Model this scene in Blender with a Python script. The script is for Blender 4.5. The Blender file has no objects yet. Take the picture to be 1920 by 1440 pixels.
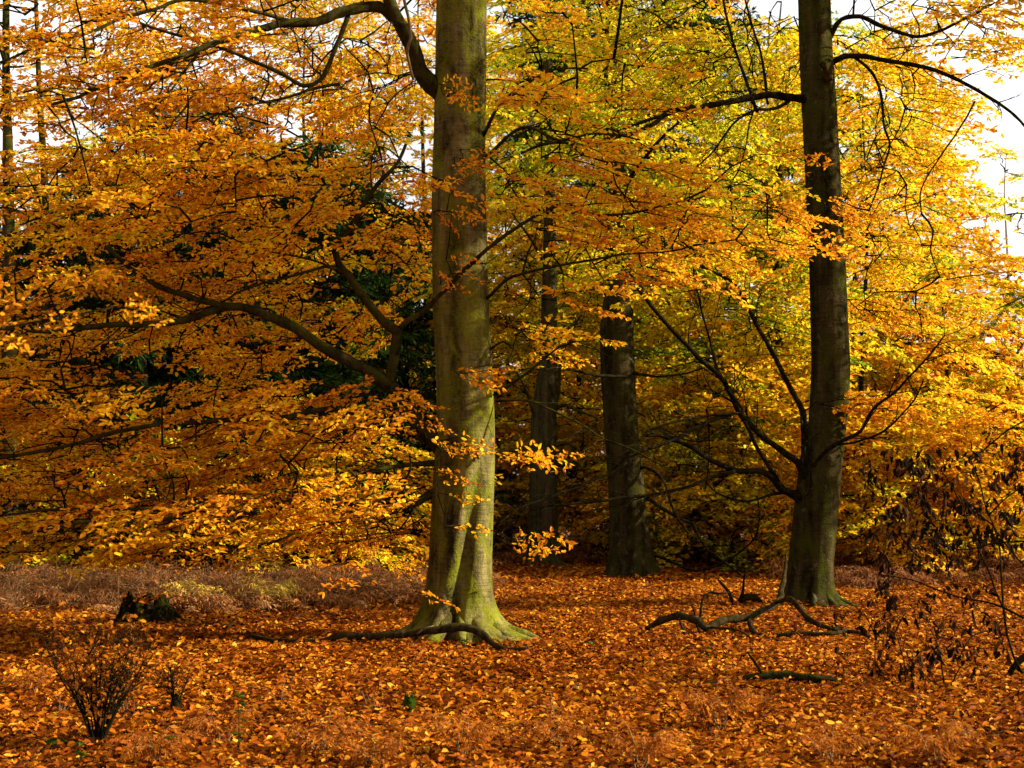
import bpy, math
import numpy as np
from mathutils import Vector

C = bpy.context.scene.collection
R = np.random.default_rng(7)
F, CX, HY, CAMZ = 2667.0, 960.0, 910.0, 1.6      # focal length in photo pixels, principal column, horizon row, eye height


def P(px, py, Y):
    """photo pixel seen at a distance of Y metres -> world point"""
    return np.array([(px - CX) * Y / F, Y, CAMZ - (py - HY) * Y / F])


def gY(py):
    return CAMZ * F / (py - HY)                    # distance of the ground seen at row py


def unit(v):
    v = np.asarray(v, float)
    return v / np.maximum(np.linalg.norm(v, axis=-1, keepdims=True), 1e-9)


# ------------------------------------------------------------------ mesh builder
class MB:
    def __init__(self):
        self.v, self.f, self.m, self.t, self.s, self.n = [], [], [], [], [], 0

    def add(self, V, Fq, mat=0, tint=0.5, smooth=True):
        V = np.asarray(V, float).reshape(-1, 3)
        Fq = np.asarray(Fq, int).reshape(-1, 4)
        self.v.append(V)
        self.f.append(Fq + self.n)
        k = len(Fq)
        self.m.append(np.full(k, mat, int) if np.isscalar(mat) else np.asarray(mat, int))
        self.t.append(np.full(k, tint, float) if np.isscalar(tint) else np.asarray(tint, float))
        self.s.append(np.full(k, smooth, bool))
        self.n += len(V)

    def arrays(self):
        return (np.concatenate(self.v), np.concatenate(self.f), np.concatenate(self.m),
                np.concatenate(self.t), np.concatenate(self.s))

    def build(self, name, mats, parent=None):
        V, Fq, M, T, S = self.arrays()
        if parent is not None:
            V = V - np.array(parent.location)
        me = bpy.data.meshes.new(name)
        me.vertices.add(len(V))
        me.vertices.foreach_set('co', V.astype(np.float32).ravel())
        me.loops.add(len(Fq) * 4)
        me.loops.foreach_set('vertex_index', Fq.astype(np.int32).ravel())
        me.polygons.add(len(Fq))
        me.polygons.foreach_set('loop_start', np.arange(0, len(Fq) * 4, 4, dtype=np.int32))
        me.polygons.foreach_set('material_index', M.astype(np.int32))
        me.polygons.foreach_set('use_smooth', S)
        for m in mats:
            me.materials.append(m)
        me.update(calc_edges=True)
        a = me.attributes.new('tint', 'FLOAT', 'FACE')
        a.data.foreach_set('value', T.astype(np.float32))
        o = bpy.data.objects.new(name, me)
        C.objects.link(o)
        if parent is not None:
            o.parent = parent
        return o


def tag(o, label, cat, group=None, kind=None):
    if label: o['label'] = label
    if cat: o['category'] = cat
    if group: o['group'] = group
    if kind: o['kind'] = kind
    return o


def thing(name, label, cat, loc, group=None):
    o = bpy.data.objects.new(name, None)
    o.location = tuple(float(x) for x in loc)
    o.empty_display_size = 0.2
    C.objects.link(o)
    return tag(o, label, cat, group)


# ------------------------------------------------------------------ shapes
def resample(pts, rad, step):
    """Catmull-Rom through the control points"""
    pts = np.asarray(pts, float); rad = np.asarray(rad, float)
    if len(pts) == 2:
        n = max(2, int(np.linalg.norm(pts[1] - pts[0]) / step) + 1)
        t = np.linspace(0, 1, n)[:, None]
        return pts[0] * (1 - t) + pts[1] * t, rad[0] * (1 - t[:, 0]) + rad[1] * t[:, 0]
    p = np.vstack([2 * pts[0] - pts[1], pts, 2 * pts[-1] - pts[-2]])
    out, ro = [], []
    for i in range(len(pts) - 1):
        n = max(1, int(np.linalg.norm(pts[i + 1] - pts[i]) / step))
        t = (np.arange(n) / n)[:, None]
        p0, p1, p2, p3 = p[i], p[i + 1], p[i + 2], p[i + 3]
        out.append(0.5 * (2 * p1 + (p2 - p0) * t + (2 * p0 - 5 * p1 + 4 * p2 - p3) * t ** 2 + (3 * p1 - p0 - 3 * p2 + p3) * t ** 3))
        ro.append(rad[i] * (1 - t[:, 0]) + rad[i + 1] * t[:, 0])
    out.append(pts[-1:]); ro.append(rad[-1:])
    return np.vstack(out), np.concatenate(ro)


def tube(mb, pts, rad, segs=7, step=0.12, mat=0, tint=0.5, wob=0.0, knob=0.0, rng=R, cap=True):
    p, r = resample(pts, rad, step)
    n = len(p)
    if wob:
        k = rng.normal(0, 1, (n, 3)); k = (k + np.roll(k, 1, 0) + np.roll(k, -1, 0)) / 3
        k[0] = 0
        p = p + k * wob
    if knob:
        r = r * (1 + rng.normal(0, knob, n))
    d = unit(np.gradient(p, axis=0))
    up = np.array([0, 0, 1.0]) if abs(d[0][2]) < 0.9 else np.array([1.0, 0, 0])
    u = unit(np.cross(d[0], up))
    U = np.zeros((n, 3)); U[0] = u
    for i in range(1, n):
        u = u - d[i] * np.dot(u, d[i]); u = u / max(np.linalg.norm(u), 1e-9); U[i] = u
    W = np.cross(d, U)
    if cap:
        p = np.vstack([p[:1], p, p[-1:]]); r = np.concatenate([[r[0] * 0.02], r, [r[-1] * 0.02]])
        U = np.vstack([U[:1], U, U[-1:]]); W = np.vstack([W[:1], W, W[-1:]]); n += 2
    a = np.linspace(0, 2 * math.pi, segs, endpoint=False)
    rr = r[:, None] * np.ones(segs)
    if knob:
        rr = rr * (1 + rng.normal(0, knob * 0.8, rr.shape))
    V = p[:, None, :] + rr[..., None] * (np.cos(a)[None, :, None] * U[:, None, :] + np.sin(a)[None, :, None] * W[:, None, :])
    mb.add(V.reshape(-1, 3), grid_faces(n, segs), mat, tint)
    return p, r


def grid_faces(n, segs):
    i = np.arange(n - 1)[:, None] * segs; j = np.arange(segs)[None, :]; k = (j + 1) % segs
    return np.stack([i + j, i + k, i + segs + k, i + segs + j], -1).reshape(-1, 4)


def smooth_noise(theta, z, rng, nfreq=5, zf=2.0):
    out = np.zeros(np.broadcast(theta, z).shape)
    for k in range(1, nfreq + 1):
        for _ in range(2):
            out += np.cos(k * theta + rng.uniform(0, 6.28) + z * rng.uniform(-zf, zf) * 1.5) / (k + 0.6) * rng.uniform(0.5, 1)
    return out / 3.0


def trunk_mesh(outline, Y, lobes, rng, step=0.06, segs=72, rough=0.012, base_z=None, folds=(), top=None):
    """outline: rows (py, left px, right px) of the photo from top to base, at distance Y.
    lobes: (angle deg, strength, sharpness, height m) root buttresses; 0 deg = +X, 270 deg = towards the viewer.
    folds: (angle, depth, width deg, height, lean deg per metre) grooves running up from the base."""
    o = np.asarray(outline, float)
    z = CAMZ - (o[:, 0] - HY) * Y / F
    c = ((o[:, 1] + o[:, 2]) / 2 - CX) * Y / F
    h = (o[:, 2] - o[:, 1]) / 2 * Y / F
    order = np.argsort(z); z, c, h = z[order], c[order], h[order]
    if top is not None:                               # carry the stem on above the frame
        sl = (c[-1] - c[-3]) / (z[-1] - z[-3])
        z = np.append(z, [top * 0.7 + z[-1] * 0.3, top]); c = np.append(c, [c[-1] + sl * 0.4 * (z[-2] - z[-3]), c[-1]])
        h = np.append(h, [h[-1] * 0.72, h[-1] * 0.3])
    zb = -0.12
    zz = np.concatenate([np.arange(zb, 0.9, step * 0.6), np.arange(0.9, z[-1], step * 1.6), [z[-1]]])
    cc = np.interp(zz, z, c); hh = np.interp(zz, z, h)
    for _ in range(3):
        cc[1:-1] = (cc[:-2] + 2 * cc[1:-1] + cc[2:]) / 4; hh[1:-1] = (hh[:-2] + 2 * hh[1:-1] + hh[2:]) / 4
    th = np.linspace(0, 2 * math.pi, segs, endpoint=False)
    T, Z = np.meshgrid(th, zz)
    rr = hh[:, None] * (1 + rough * 3 * smooth_noise(T, Z, rng, 4, 0.8) + rough * smooth_noise(T, Z * 3, rng, 9, 2.0))
    for ang, s, sharp, hgt in lobes:
        w = np.maximum(0, np.cos(T - math.radians(ang))) ** sharp
        rr = rr + s * w * np.exp(-np.maximum(Z, 0) / hgt)
    for ang, dep, wid, hgt, lean in folds:
        a0 = np.radians(ang + lean * Z)
        dd = np.angle(np.exp(1j * (T - a0)))
        rr = rr - dep * np.exp(-(dd / math.radians(wid)) ** 2) * np.clip(1 - Z / hgt, 0, 1) ** 0.6
    V = np.stack([cc[:, None] + rr * np.cos(T), Y + rr * np.sin(T), Z], -1)
    mb = MB()
    mb.add(V.reshape(-1, 3), grid_faces(len(zz), segs))
    return mb, zz, cc, hh


def leaf_geo(base, d, nrm, ln, wd, fold, curl, quads=2):
    """leaf blades: base points, directions, normals, lengths, widths -> verts, faces"""
    d = unit(d); s = unit(np.cross(nrm, d)); n = np.cross(d, s)
    ln = ln[:, None]; wd = wd[:, None]; fold = fold[:, None]; curl = curl[:, None]
    N = len(base)
    if quads == 2:
        b = base; tip = base + d * ln - n * curl * ln
        c1 = base + d * ln * 0.32; c2 = base + d * ln * 0.72 - n * curl * ln * 0.4
        f = n * fold * wd
        V = np.stack([b, c1 + s * wd * .5 + f, c2 + s * wd * .40 + f, tip, c2 - s * wd * .40 + f, c1 - s * wd * .5 + f], 1)
        k = np.arange(N)[:, None] * 6
        Fq = np.stack([k + np.array([0, 1, 2, 3]), k + np.array([0, 3, 4, 5])], 1).reshape(-1, 4)
        return V.reshape(-1, 3), Fq, 2
    c = base + d * ln * 0.45
    V = np.stack([base, c + s * wd * .5, base + d * ln - n * curl * ln, c - s * wd * .5], 1)
    k = np.arange(N)[:, None] * 4
    return V.reshape(-1, 3), (k + np.arange(4)).reshape(-1, 4), 1


def make_bough(rng, L=1.2, nside=13, ll=0.08, lw=0.05, quads=2, twr=0.008, dens=1.0, scatter=0.5, droop=0.12, hang=0.0):
    """A flat beech spray along +X: main twig, side twigs and alternate leaves. Material 0 leaf, 1 bark."""
    mb = MB()
    s = np.linspace(0, 1, 7)
    wy = np.cumsum(rng.normal(0, 0.035, 7)) * L
    wz = -droop * L * s ** 2 + np.cumsum(rng.normal(0, 0.012, 7)) * L
    main = np.stack([s * L, wy, wz], 1)
    tube(mb, main, twr * (1 - 0.8 * s), 4, L / 6, 1)
    B, D = [], []

    def along(pts, spacing):
        seg = np.linalg.norm(np.diff(pts, axis=0), axis=1); tot = seg.sum()
        n = max(2, int(tot / spacing * dens))
        cs = np.concatenate([[0], np.cumsum(seg)])
        q = np.sort(rng.uniform(0.1, 1, n)) * tot
        p = np.stack([np.interp(q, cs, pts[:, k]) for k in range(3)], 1)
        t = unit(pts[-1] - pts[0])
        side = np.where(np.arange(n) % 2 == 0, 1, -1)[:, None]
        lat = unit(np.cross([0, 0, 1.0], t))
        d = t * rng.uniform(0.3, 1.0, (n, 1)) + lat * side * rng.uniform(0.4, 1.0, (n, 1)) + rng.normal(0, 0.28, (n, 3)) + np.array([0, 0, -hang])
        B.append(p); D.append(d)

    along(main[3:], ll * 0.55)
    for i in range(nside):
        t = 0.10 + 0.86 * (i + rng.uniform(-.3, .3)) / nside
        p0 = np.array([np.interp(t, s, main[:, k]) for k in range(3)])
        a = math.radians(rng.uniform(32, 62)) * (1 if i % 2 else -1)
        l = L * 0.46 * (1.05 - 0.6 * t) * rng.uniform(0.6, 1.25)
        d = np.array([math.cos(a), math.sin(a), rng.normal(0.0, 0.13)])
        d2 = np.array([math.cos(a * .8), math.sin(a * .8), rng.normal(-0.15, 0.12)])
        pts = np.stack([p0, p0 + d * l * .5, p0 + d * l * .5 + d2 * l * .5])
        tube(mb, pts, [twr * .45, twr * .3, twr * .15], 3, l / 2, 1, cap=False)
        along(pts, ll * 0.42)
    B = np.concatenate(B); D = np.concatenate(D); n = len(B)
    nrm = unit(np.array([0, 0, 1.0]) + rng.normal(0, scatter, (n, 3)))
    V, Fq, k = leaf_geo(B, D, nrm, ll * rng.uniform(.65, 1.2, n), lw * rng.uniform(.7, 1.15, n),
                        rng.uniform(0.0, .35, n), rng.uniform(-.25, .35, n), quads)
    mb.add(V, Fq, 0, np.repeat(rng.normal(0, 1, n), k), False)
    return mb.arrays()


def place(mb, tmpl, pos, dirs, scale, tint, sd, roll=0.0):
    """instances of one template: pos (N,3), dirs (N,3) -> X axis, up stays near +Z"""
    V, Fq, M, T, S = tmpl
    N = len(pos)
    if N == 0: return
    x = unit(dirs); y = unit(np.cross([0, 0, 1.0], x)); z = np.cross(x, y)
    if roll:
        a = R.normal(0, roll, N)[:, None]
        y, z = y * np.cos(a) + z * np.sin(a), z * np.cos(a) - y * np.sin(a)
    A = np.stack([x, y, z], 1) * np.asarray(scale)[:, None, None]
    out = np.einsum('vk,nkj->nvj', V, A) + np.asarray(pos)[:, None, :]
    FF = Fq[None] + (np.arange(N) * len(V))[:, None, None]
    TT = np.clip(np.asarray(tint)[:, None] + sd * T[None], 0, 1)
    mb.v.append(out.reshape(-1, 3)); mb.f.append(FF.reshape(-1, 4) + mb.n)
    mb.m.append(np.tile(M, N)); mb.t.append(TT.ravel()); mb.s.append(np.tile(S, N))
    mb.n += N * len(V)


def skeleton(mb, starts, boughs, rng, r0=0.016, mat=1, sag=0.06, rmax=0.03):
    """join every bough to the nearest wood already grown (limbs first), thin curved shoots"""
    nodes = [np.asarray(s, float) for s in starts]
    arr = np.array(nodes)
    d0 = np.array([np.min(np.linalg.norm(arr - b, axis=1)) for b in boughs])
    for i in np.argsort(d0):
        b = boughs[i]
        dist = np.linalg.norm(arr - b, axis=1)
        j = int(np.argmin(dist)); a = arr[j]; L = dist[j]
        if L < 0.05: continue
        m1 = a + (b - a) * 0.35 + np.array([0, 0, sag * L]) + rng.normal(0, 0.05, 3) * L
        m2 = a + (b - a) * 0.72 + np.array([0, 0, sag * L]) + rng.normal(0, 0.04, 3) * L
        r = min(rmax, r0 * (0.6 + 0.3 * L))
        tube(mb, [a, m1, m2, b], [r, r * .8, r * .62, r * .5], 5, max(.15, L / 8), mat, cap=False, wob=.006)
        arr = np.vstack([arr, m1, m2, b])


# ------------------------------------------------------------------ materials
def nodes_of(name):
    m = bpy.data.materials.new(name); m.use_nodes = True
    nt = m.node_tree; nt.nodes.clear()
    return m, nt.nodes, nt.links


def ramp_node(N, stops, interp='LINEAR'):
    r = N.new('ShaderNodeValToRGB'); e = r.color_ramp.elements
    r.color_ramp.interpolation = interp
    while len(e) > len(stops): e.remove(e[-1])
    while len(e) < len(stops): e.new(1.0)
    for k, (p, c) in enumerate(stops):
        e[k].position = p; e[k].color = (*c, 1)
    return r


LEAF = [(0.0, (.05, .12, .008)), (.16, (.20, .29, .010)), (.30, (.58, .52, .014)), (.45, (.80, .50, .014)),
        (.62, (.78, .33, .012)), (.80, (.48, .145, .008)), (1.0, (.15, .045, .007))]


def leaf_material(name, stops, transl=0.5, rough=0.5):
    m, N, L = nodes_of(name)
    out = N.new('ShaderNodeOutputMaterial'); at = N.new('ShaderNodeAttribute'); at.attribute_name = 'tint'
    cr = ramp_node(N, stops); L.new(at.outputs['Fac'], cr.inputs[0])
    tc = N.new('ShaderNodeTexCoord'); no = N.new('ShaderNodeTexNoise'); no.inputs['Scale'].default_value = 23
    L.new(tc.outputs['Object'], no.inputs['Vector'])
    hs = N.new('ShaderNodeHueSaturation'); hs.inputs['Saturation'].default_value = 1.0
    mr = N.new('ShaderNodeMapRange'); mr.inputs[1].default_value = .3; mr.inputs[2].default_value = .7
    mr.inputs[3].default_value = .72; mr.inputs[4].default_value = 1.2
    L.new(no.outputs['Fac'], mr.inputs[0]); L.new(mr.outputs[0], hs.inputs['Value']); L.new(cr.outputs[0], hs.inputs['Color'])
    p = N.new('ShaderNodeBsdfPrincipled'); p.inputs['Roughness'].default_value = rough
    p.inputs['Specular IOR Level'].default_value = .03
    L.new(hs.outputs[0], p.inputs['Base Color'])
    t = N.new('ShaderNodeBsdfTranslucent'); L.new(hs.outputs[0], t.inputs['Color'])
    mx = N.new('ShaderNodeMixShader'); mx.inputs[0].default_value = transl
    L.new(p.outputs[0], mx.inputs[1]); L.new(t.outputs[0], mx.inputs[2]); L.new(mx.outputs[0], out.inputs[0])
    return m


def bark_material(name, dark, light, moss, moss_amt=.5, scale=1.0, stretch=.35, ridged=0.0, bump=.35):
    m, N, L = nodes_of(name)
    out = N.new('ShaderNodeOutputMaterial'); p = N.new('ShaderNodeBsdfPrincipled')
    p.inputs['Roughness'].default_value = .95; p.inputs['Specular IOR Level'].default_value = 0
    tc = N.new('ShaderNodeTexCoord')

    def noise(sc, zsc, detail=6, rough=.6, dist=0.0):
        mp = N.new('ShaderNodeMapping'); mp.inputs['Scale'].default_value = (sc, sc, sc * zsc)
        L.new(tc.outputs['Object'], mp.inputs[0])
        n = N.new('ShaderNodeTexNoise'); n.inputs['Scale'].default_value = scale; n.inputs['Detail'].default_value = detail
        n.inputs['Roughness'].default_value = rough; n.inputs['Distortion'].default_value = dist
        L.new(mp.outputs[0], n.inputs['Vector']); return n
    streak = noise(7, stretch, 8, .65, .6)
    wrinkle = noise(5, 9.0, 5, .6, .3)               # beech bark has fine horizontal wrinkles
    fine = noise(38, 1.0, 4, .7)
    patch = noise(4.2, .55, 8, .66, .9)
    blot = noise(9, .8, 3, .5, 1.2)
    cr = ramp_node(N, [(.3, dark), (.72, light)]); L.new(streak.outputs['Fac'], cr.inputs[0])
    mul = N.new('ShaderNodeMix'); mul.data_type = 'RGBA'; mul.blend_type = 'MULTIPLY'; mul.inputs[0].default_value = .55
    g = ramp_node(N, [(.34, (.22, .22, .22)), (.56, (1, 1, 1))]); L.new(wrinkle.outputs['Fac'], g.inputs[0])
    L.new(cr.outputs[0], mul.inputs[6]); L.new(g.outputs[0], mul.inputs[7])
    flow = noise(6, .05, 3, .55, .3)
    fr = ramp_node(N, [(.40, (.16, .16, .16)), (.60, (1, 1, 1))]); L.new(flow.outputs['Fac'], fr.inputs[0])
    m3 = N.new('ShaderNodeMix'); m3.data_type = 'RGBA'; m3.blend_type = 'MULTIPLY'; m3.inputs[0].default_value = .75
    L.new(mul.outputs[2], m3.inputs[6]); L.new(fr.outputs[0], m3.inputs[7]); mul = m3
    # grey-pale lichen blots
    mb_ = N.new('ShaderNodeMix'); mb_.data_type = 'RGBA'
    lr = ramp_node(N, [(.60, (0, 0, 0)), (.74, (.16, .16, .16))]); L.new(blot.outputs['Fac'], lr.inputs[0])
    L.new(lr.outputs[0], mb_.inputs[0]); L.new(mul.outputs[2], mb_.inputs[6]); mb_.inputs[7].default_value = (.30, .28, .19, 1)
    # green algae and moss in patches
    mm = N.new('ShaderNodeMix'); mm.data_type = 'RGBA'
    mr = ramp_node(N, [(.5 - .2 * moss_amt, (0, 0, 0)), (.74 - .2 * moss_amt, (.85, .85, .85))])
    ad = N.new('ShaderNodeMath'); ad.operation = 'MULTIPLY_ADD'; ad.inputs[1].default_value = .35; ad.inputs[2].default_value = -.17
    L.new(fine.outputs['Fac'], ad.inputs[0])
    sm = N.new('ShaderNodeMath'); sm.operation = 'ADD'; L.new(patch.outputs['Fac'], sm.inputs[0]); L.new(ad.outputs[0], sm.inputs[1])
    L.new(sm.outputs[0], mr.inputs[0]); L.new(mr.outputs[0], mm.inputs[0])
    L.new(mb_.outputs[2], mm.inputs[6]); mm.inputs[7].default_value = (*moss, 1)
    L.new(mm.outputs[2], p.inputs['Base Color'])
    hsum = N.new('ShaderNodeMath'); hsum.operation = 'MULTIPLY_ADD'; hsum.inputs[1].default_value = .6
    L.new(wrinkle.outputs['Fac'], hsum.inputs[0]); L.new(fine.outputs['Fac'], hsum.inputs[2])
    h2 = N.new('ShaderNodeMath'); h2.operation = 'MULTIPLY_ADD'; h2.inputs[1].default_value = 1.2 + ridged * 3
    L.new(streak.outputs['Fac'], h2.inputs[0]); L.new(hsum.outputs[0], h2.inputs[2])
    bp = N.new('ShaderNodeBump'); bp.inputs['Strength'].default_value = bump; bp.inputs['Distance'].default_value = .02 + .03 * ridged
    L.new(h2.outputs[0], bp.inputs['Height']); L.new(bp.outputs[0], p.inputs['Normal'])
    L.new(p.outputs[0], out.inputs[0])
    return m


leafM = leaf_material('autumn_leaf', LEAF)
litterM = leaf_material('fallen_leaf', [(0, (.022, .006, .002)), (.3, (.10, .020, .002)), (.55, (.27, .064, .003)), (.8, (.44, .145, .005)), (1, (.56, .27, .022))], .25, .6)
dryM = leaf_material('dry_bracken', [(0, (.05, .016, .006)), (.4, (.22, .080, .022)), (.7, (.38, .155, .042)), (1, (.55, .32, .12))], .3, .7)
rustM = leaf_material('rust_fern', [(0, (.10, .024, .004)), (.5, (.30, .085, .008)), (1, (.48, .19, .02))], .35, .7)
yfernM = leaf_material('yellow_fern', [(0, (.30, .22, .02)), (1, (.62, .42, .06))], .4)
needleM = leaf_material('conifer_needle', [(0, (.004, .010, .003)), (.5, (.011, .027, .005)), (1, (.05, .095, .008))], .15)
greenM = leaf_material('green_leaf', [(0, (.015, .030, .003)), (1, (.07, .11, .006))], .3)
wiltM = leaf_material('wilted_leaf', [(0, (.005, .003, .0015)), (.6, (.013, .006, .0025)), (1, (.07, .024, .006))], .15, .9)
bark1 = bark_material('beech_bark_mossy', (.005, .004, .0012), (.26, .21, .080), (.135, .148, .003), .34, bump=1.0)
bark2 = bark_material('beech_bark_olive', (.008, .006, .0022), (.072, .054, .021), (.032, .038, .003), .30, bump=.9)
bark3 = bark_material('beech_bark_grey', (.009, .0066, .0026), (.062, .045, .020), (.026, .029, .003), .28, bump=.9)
bark4 = bark_material('rough_bark', (.030, .022, .012), (.13, .095, .055), (.06, .07, .014), .35, 1.6, .2, 1.0, .8)
twigM = bark_material('twig_bark', (.005, .0036, .002), (.020, .014, .007), (.016, .016, .003), .3, 2.0, .6, 0, .3)
limbM = bark_material('limb_bark', (.005, .0038, .0015), (.075, .055, .023), (.035, .038, .003), .45, 1.6, .5, 0, .5)
deadM = bark_material('dead_wood', (.010, .0065, .003), (.085, .052, .026), (.032, .030, .004), .30, 3.0, .4, .4, .6)
stumpM = bark_material('rotten_stump', (.010, .008, .005), (.05, .036, .018), (.045, .050, .004), .40, 3.0, .3, 1.0, .9)
mossM = bark_material('moss_cushion', (.006, .012, .002), (.028, .046, .004), (.035, .065, .005), .9, 6, 1, 0, .9)
stalkM = bark_material('dry_stalk', (.14, .075, .030), (.36, .22, .10), (.2, .13, .04), .1, 5, .4, 0, .2)
vineM = bark_material('vine_bark', (.13, .09, .05), (.33, .25, .15), (.12, .12, .03), .3, 5, .4, 0, .3)

# ------------------------------------------------------------------ spray templates
near_b = [make_bough(np.random.default_rng(100 + k), L=1.1, nside=13, ll=.080, lw=.042, scatter=.62, dens=.80) for k in range(10)]
near_s = [make_bough(np.random.default_rng(200 + k), L=.55, nside=7, ll=.075, lw=.036, twr=.004, dens=.7, scatter=.7) for k in range(8)]
mid_b = [make_bough(np.random.default_rng(300 + k), L=1.3, nside=15, ll=.095, lw=.056, quads=1) for k in range(8)]
far_b = [make_bough(np.random.default_rng(400 + k), L=1.7, nside=15, ll=.13, lw=.078, quads=1, twr=.012) for k in range(8)]
far_big = [make_bough(np.random.default_rng(500 + k), L=3.2, nside=18, ll=.22, lw=.14, quads=1, twr=.02, scatter=.7) for k in range(6)]


def needle_bough(rng, L=1.6):
    """drooping conifer spray"""
    mb = MB()
    s = np.linspace(0, 1, 6); main = np.stack([s * L, np.cumsum(rng.normal(0, .02, 6)) * L, -.28 * L * s ** 1.6 + .1 * L * s ** 3], 1)
    tube(mb, main, .012 * (1 - .8 * s), 4, L / 5, 1)
    B, D = [], []
    for i in range(22):
        t = .06 + .93 * i / 22
        p0 = np.array([np.interp(t, s, main[:, k]) for k in range(3)])
        a = math.radians(rng.uniform(40, 70)) * (1 if i % 2 else -1)
        l = L * .36 * (1.1 - .8 * t) * rng.uniform(.7, 1.2)
        d = np.array([math.cos(a), math.sin(a), rng.uniform(-.6, -.1)])
        n = 9
        q = rng.uniform(.05, 1, (n, 1)) * l
        B.append(p0 + d * q)
        D.append(d + rng.normal(0, .45, (n, 3)))
    B = np.concatenate(B); D = np.concatenate(D); n = len(B)
    V, Fq, k = leaf_geo(B, D, rng.normal(0, 1, (n, 3)) + [0, 0, .8], rng.uniform(.10, .2, n), rng.uniform(.025, .05, n), np.zeros(n), rng.uniform(0, .3, n), 1)
    mb.add(V, Fq, 0, rng.normal(0, 1, n), False)
    return mb.arrays()


needle_b = [needle_bough(np.random.default_rng(600 + k)) for k in range(6)]


def scatter_boughs(mb, tm, pos, dirs, scale, tint, sd=.08, roll=.18):
    pick = R.integers(0, len(tm), len(pos))
    for k in range(len(tm)):
        w = pick == k
        place(mb, tm[k], pos[w], dirs[w], scale[w], tint[w], sd, roll)


def blob(px, py, rx, ry, Y, rY, n, tint, sd, trunk, gaps=(), droop=.12, tilt=.12):
    """n bough bases in an ellipsoid (middle pixel px,py at distance Y), pointing away from the trunk axis (x,y)"""
    u = R.normal(0, 1, (n, 3)); u = unit(u) * R.uniform(0, 1, (n, 1)) ** .42
    Yk = Y + u[:, 1] * rY
    ppx, ppy = px + u[:, 0] * rx, py + u[:, 2] * ry
    keep = np.ones(n, bool)
    for gx, gy, gr, gs, pr, *lim in gaps:
        keep &= ~((((ppx - gx) / gr) ** 2 + ((ppy - gy) / gs) ** 2 < 1) & (R.uniform(0, 1, n) < pr) & (Yk < (lim[0] if lim else 99)))
    ppx, ppy, Yk = ppx[keep], ppy[keep], Yk[keep]; n = len(ppx)
    pos = np.stack([(ppx - CX) * Y / F, Yk, CAMZ - (ppy - HY) * Y / F], 1)
    pos[:, 2] = np.maximum(pos[:, 2], .25)
    out = pos[:, :2] - np.array(trunk)[None]
    out = out / np.maximum(np.linalg.norm(out, axis=1, keepdims=True), .3)
    a = R.normal(0, .65, n); ca, sa = np.cos(a), np.sin(a)
    d = np.stack([out[:, 0] * ca - out[:, 1] * sa, out[:, 0] * sa + out[:, 1] * ca, R.normal(-droop, tilt, n)], 1)
    return pos, d, R.normal(tint, sd, n)


def limb_pts(path, Y0, Y1, w0, w1, bend=1.0):
    """photo path -> world points; distance runs from Y0 to Y1, width in photo pixels from w0 to w1"""
    path = np.asarray(path, float); n = len(path)
    seg = np.concatenate([[0], np.cumsum(np.linalg.norm(np.diff(path, axis=0), axis=1))]); t = seg / seg[-1]
    Y = Y0 + (Y1 - Y0) * t ** bend
    pts = np.stack([(path[:, 0] - CX) * Y / F, Y, CAMZ - (path[:, 1] - HY) * Y / F], 1)
    r = (w0 + (w1 - w0) * t ** .8 + .8) / 2 * Y / F
    return pts, r


def limbs(parent, specs, mat, store, shoots=3.0):
    """every traced limb is a part of its tree"""
    for sp in specs:
        path, Y0, Y1, w0, w1 = sp[:5]
        pts, r = limb_pts(path, Y0, Y1, w0, w1)
        if len(sp) > 5 and sp[5]: r[0] *= 1.5; r[1] *= 1.1
        mb = MB()
        p, rd = tube(mb, pts, r, 10 if w0 > 8 else 7, .07, 0, wob=.006, knob=.05)
        # thin bare shoots along the limb
        seg = np.linalg.norm(np.diff(p, axis=0), axis=1).sum()
        for _ in range(int(seg * shoots * R.uniform(.7, 1.3))):
            i = int(len(p) * R.uniform(.22, .97)); i = min(max(i, 1), len(p) - 2)
            tn = unit(p[i + 1] - p[i - 1]); l = R.uniform(.25, .9) * min(1.0, .4 + seg * .25)
            sd_ = unit(np.cross(tn, R.normal(0, 1, 3)))
            d1 = unit(tn * R.uniform(.5, 1.1) + sd_ * R.uniform(.4, .9) + [0, 0, R.uniform(-.15, .35)])
            d2 = unit(d1 + R.normal(0, .3, 3) + [0, 0, R.uniform(-.2, .3)])
            a1 = p[i] + d1 * l * .45; a2 = a1 + d2 * l * .55
            rs = min(rd[i] * .5, .0085)
            tube(mb, [p[i], a1, a2], [rs, rs * .7, rs * .25], 4, .12, 0, cap=False, wob=.008)
            for _k in range(R.integers(0, 3)):
                q = p[i] + (a1 - p[i]) * 1.0 if _k == 0 else (a1 + a2) / 2
                d3 = unit(d2 + R.normal(0, .6, 3))
                tube(mb, [q, q + d3 * l * .2, q + unit(d3 + R.normal(0, .3, 3)) * l * .42], [rs * .55, rs * .4, rs * .18], 3, .12, 0, cap=False)
        o = mb.build('limb', [mat], parent)
        store.append(p[2:])
    return store


def crown(parent, tm, groups, starts, leafmat=None, twig=None, sd=.08, scale=(.8, 1.2), r0=.016, name='crown', roll=.18, sag=.06):
    pos = np.concatenate([g[0] for g in groups]); d = np.concatenate([g[1] for g in groups]); t = np.concatenate([g[2] for g in groups])
    mb = MB()
    scatter_boughs(mb, tm, pos, d, R.uniform(*scale, len(pos)), t, sd, roll)
    if starts is not None:
        skeleton(mb, starts, pos, R, r0, 1, sag)
    return mb.build(name, [leafmat or leafM, twig or twigM], parent)


exec_order = []

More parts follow.
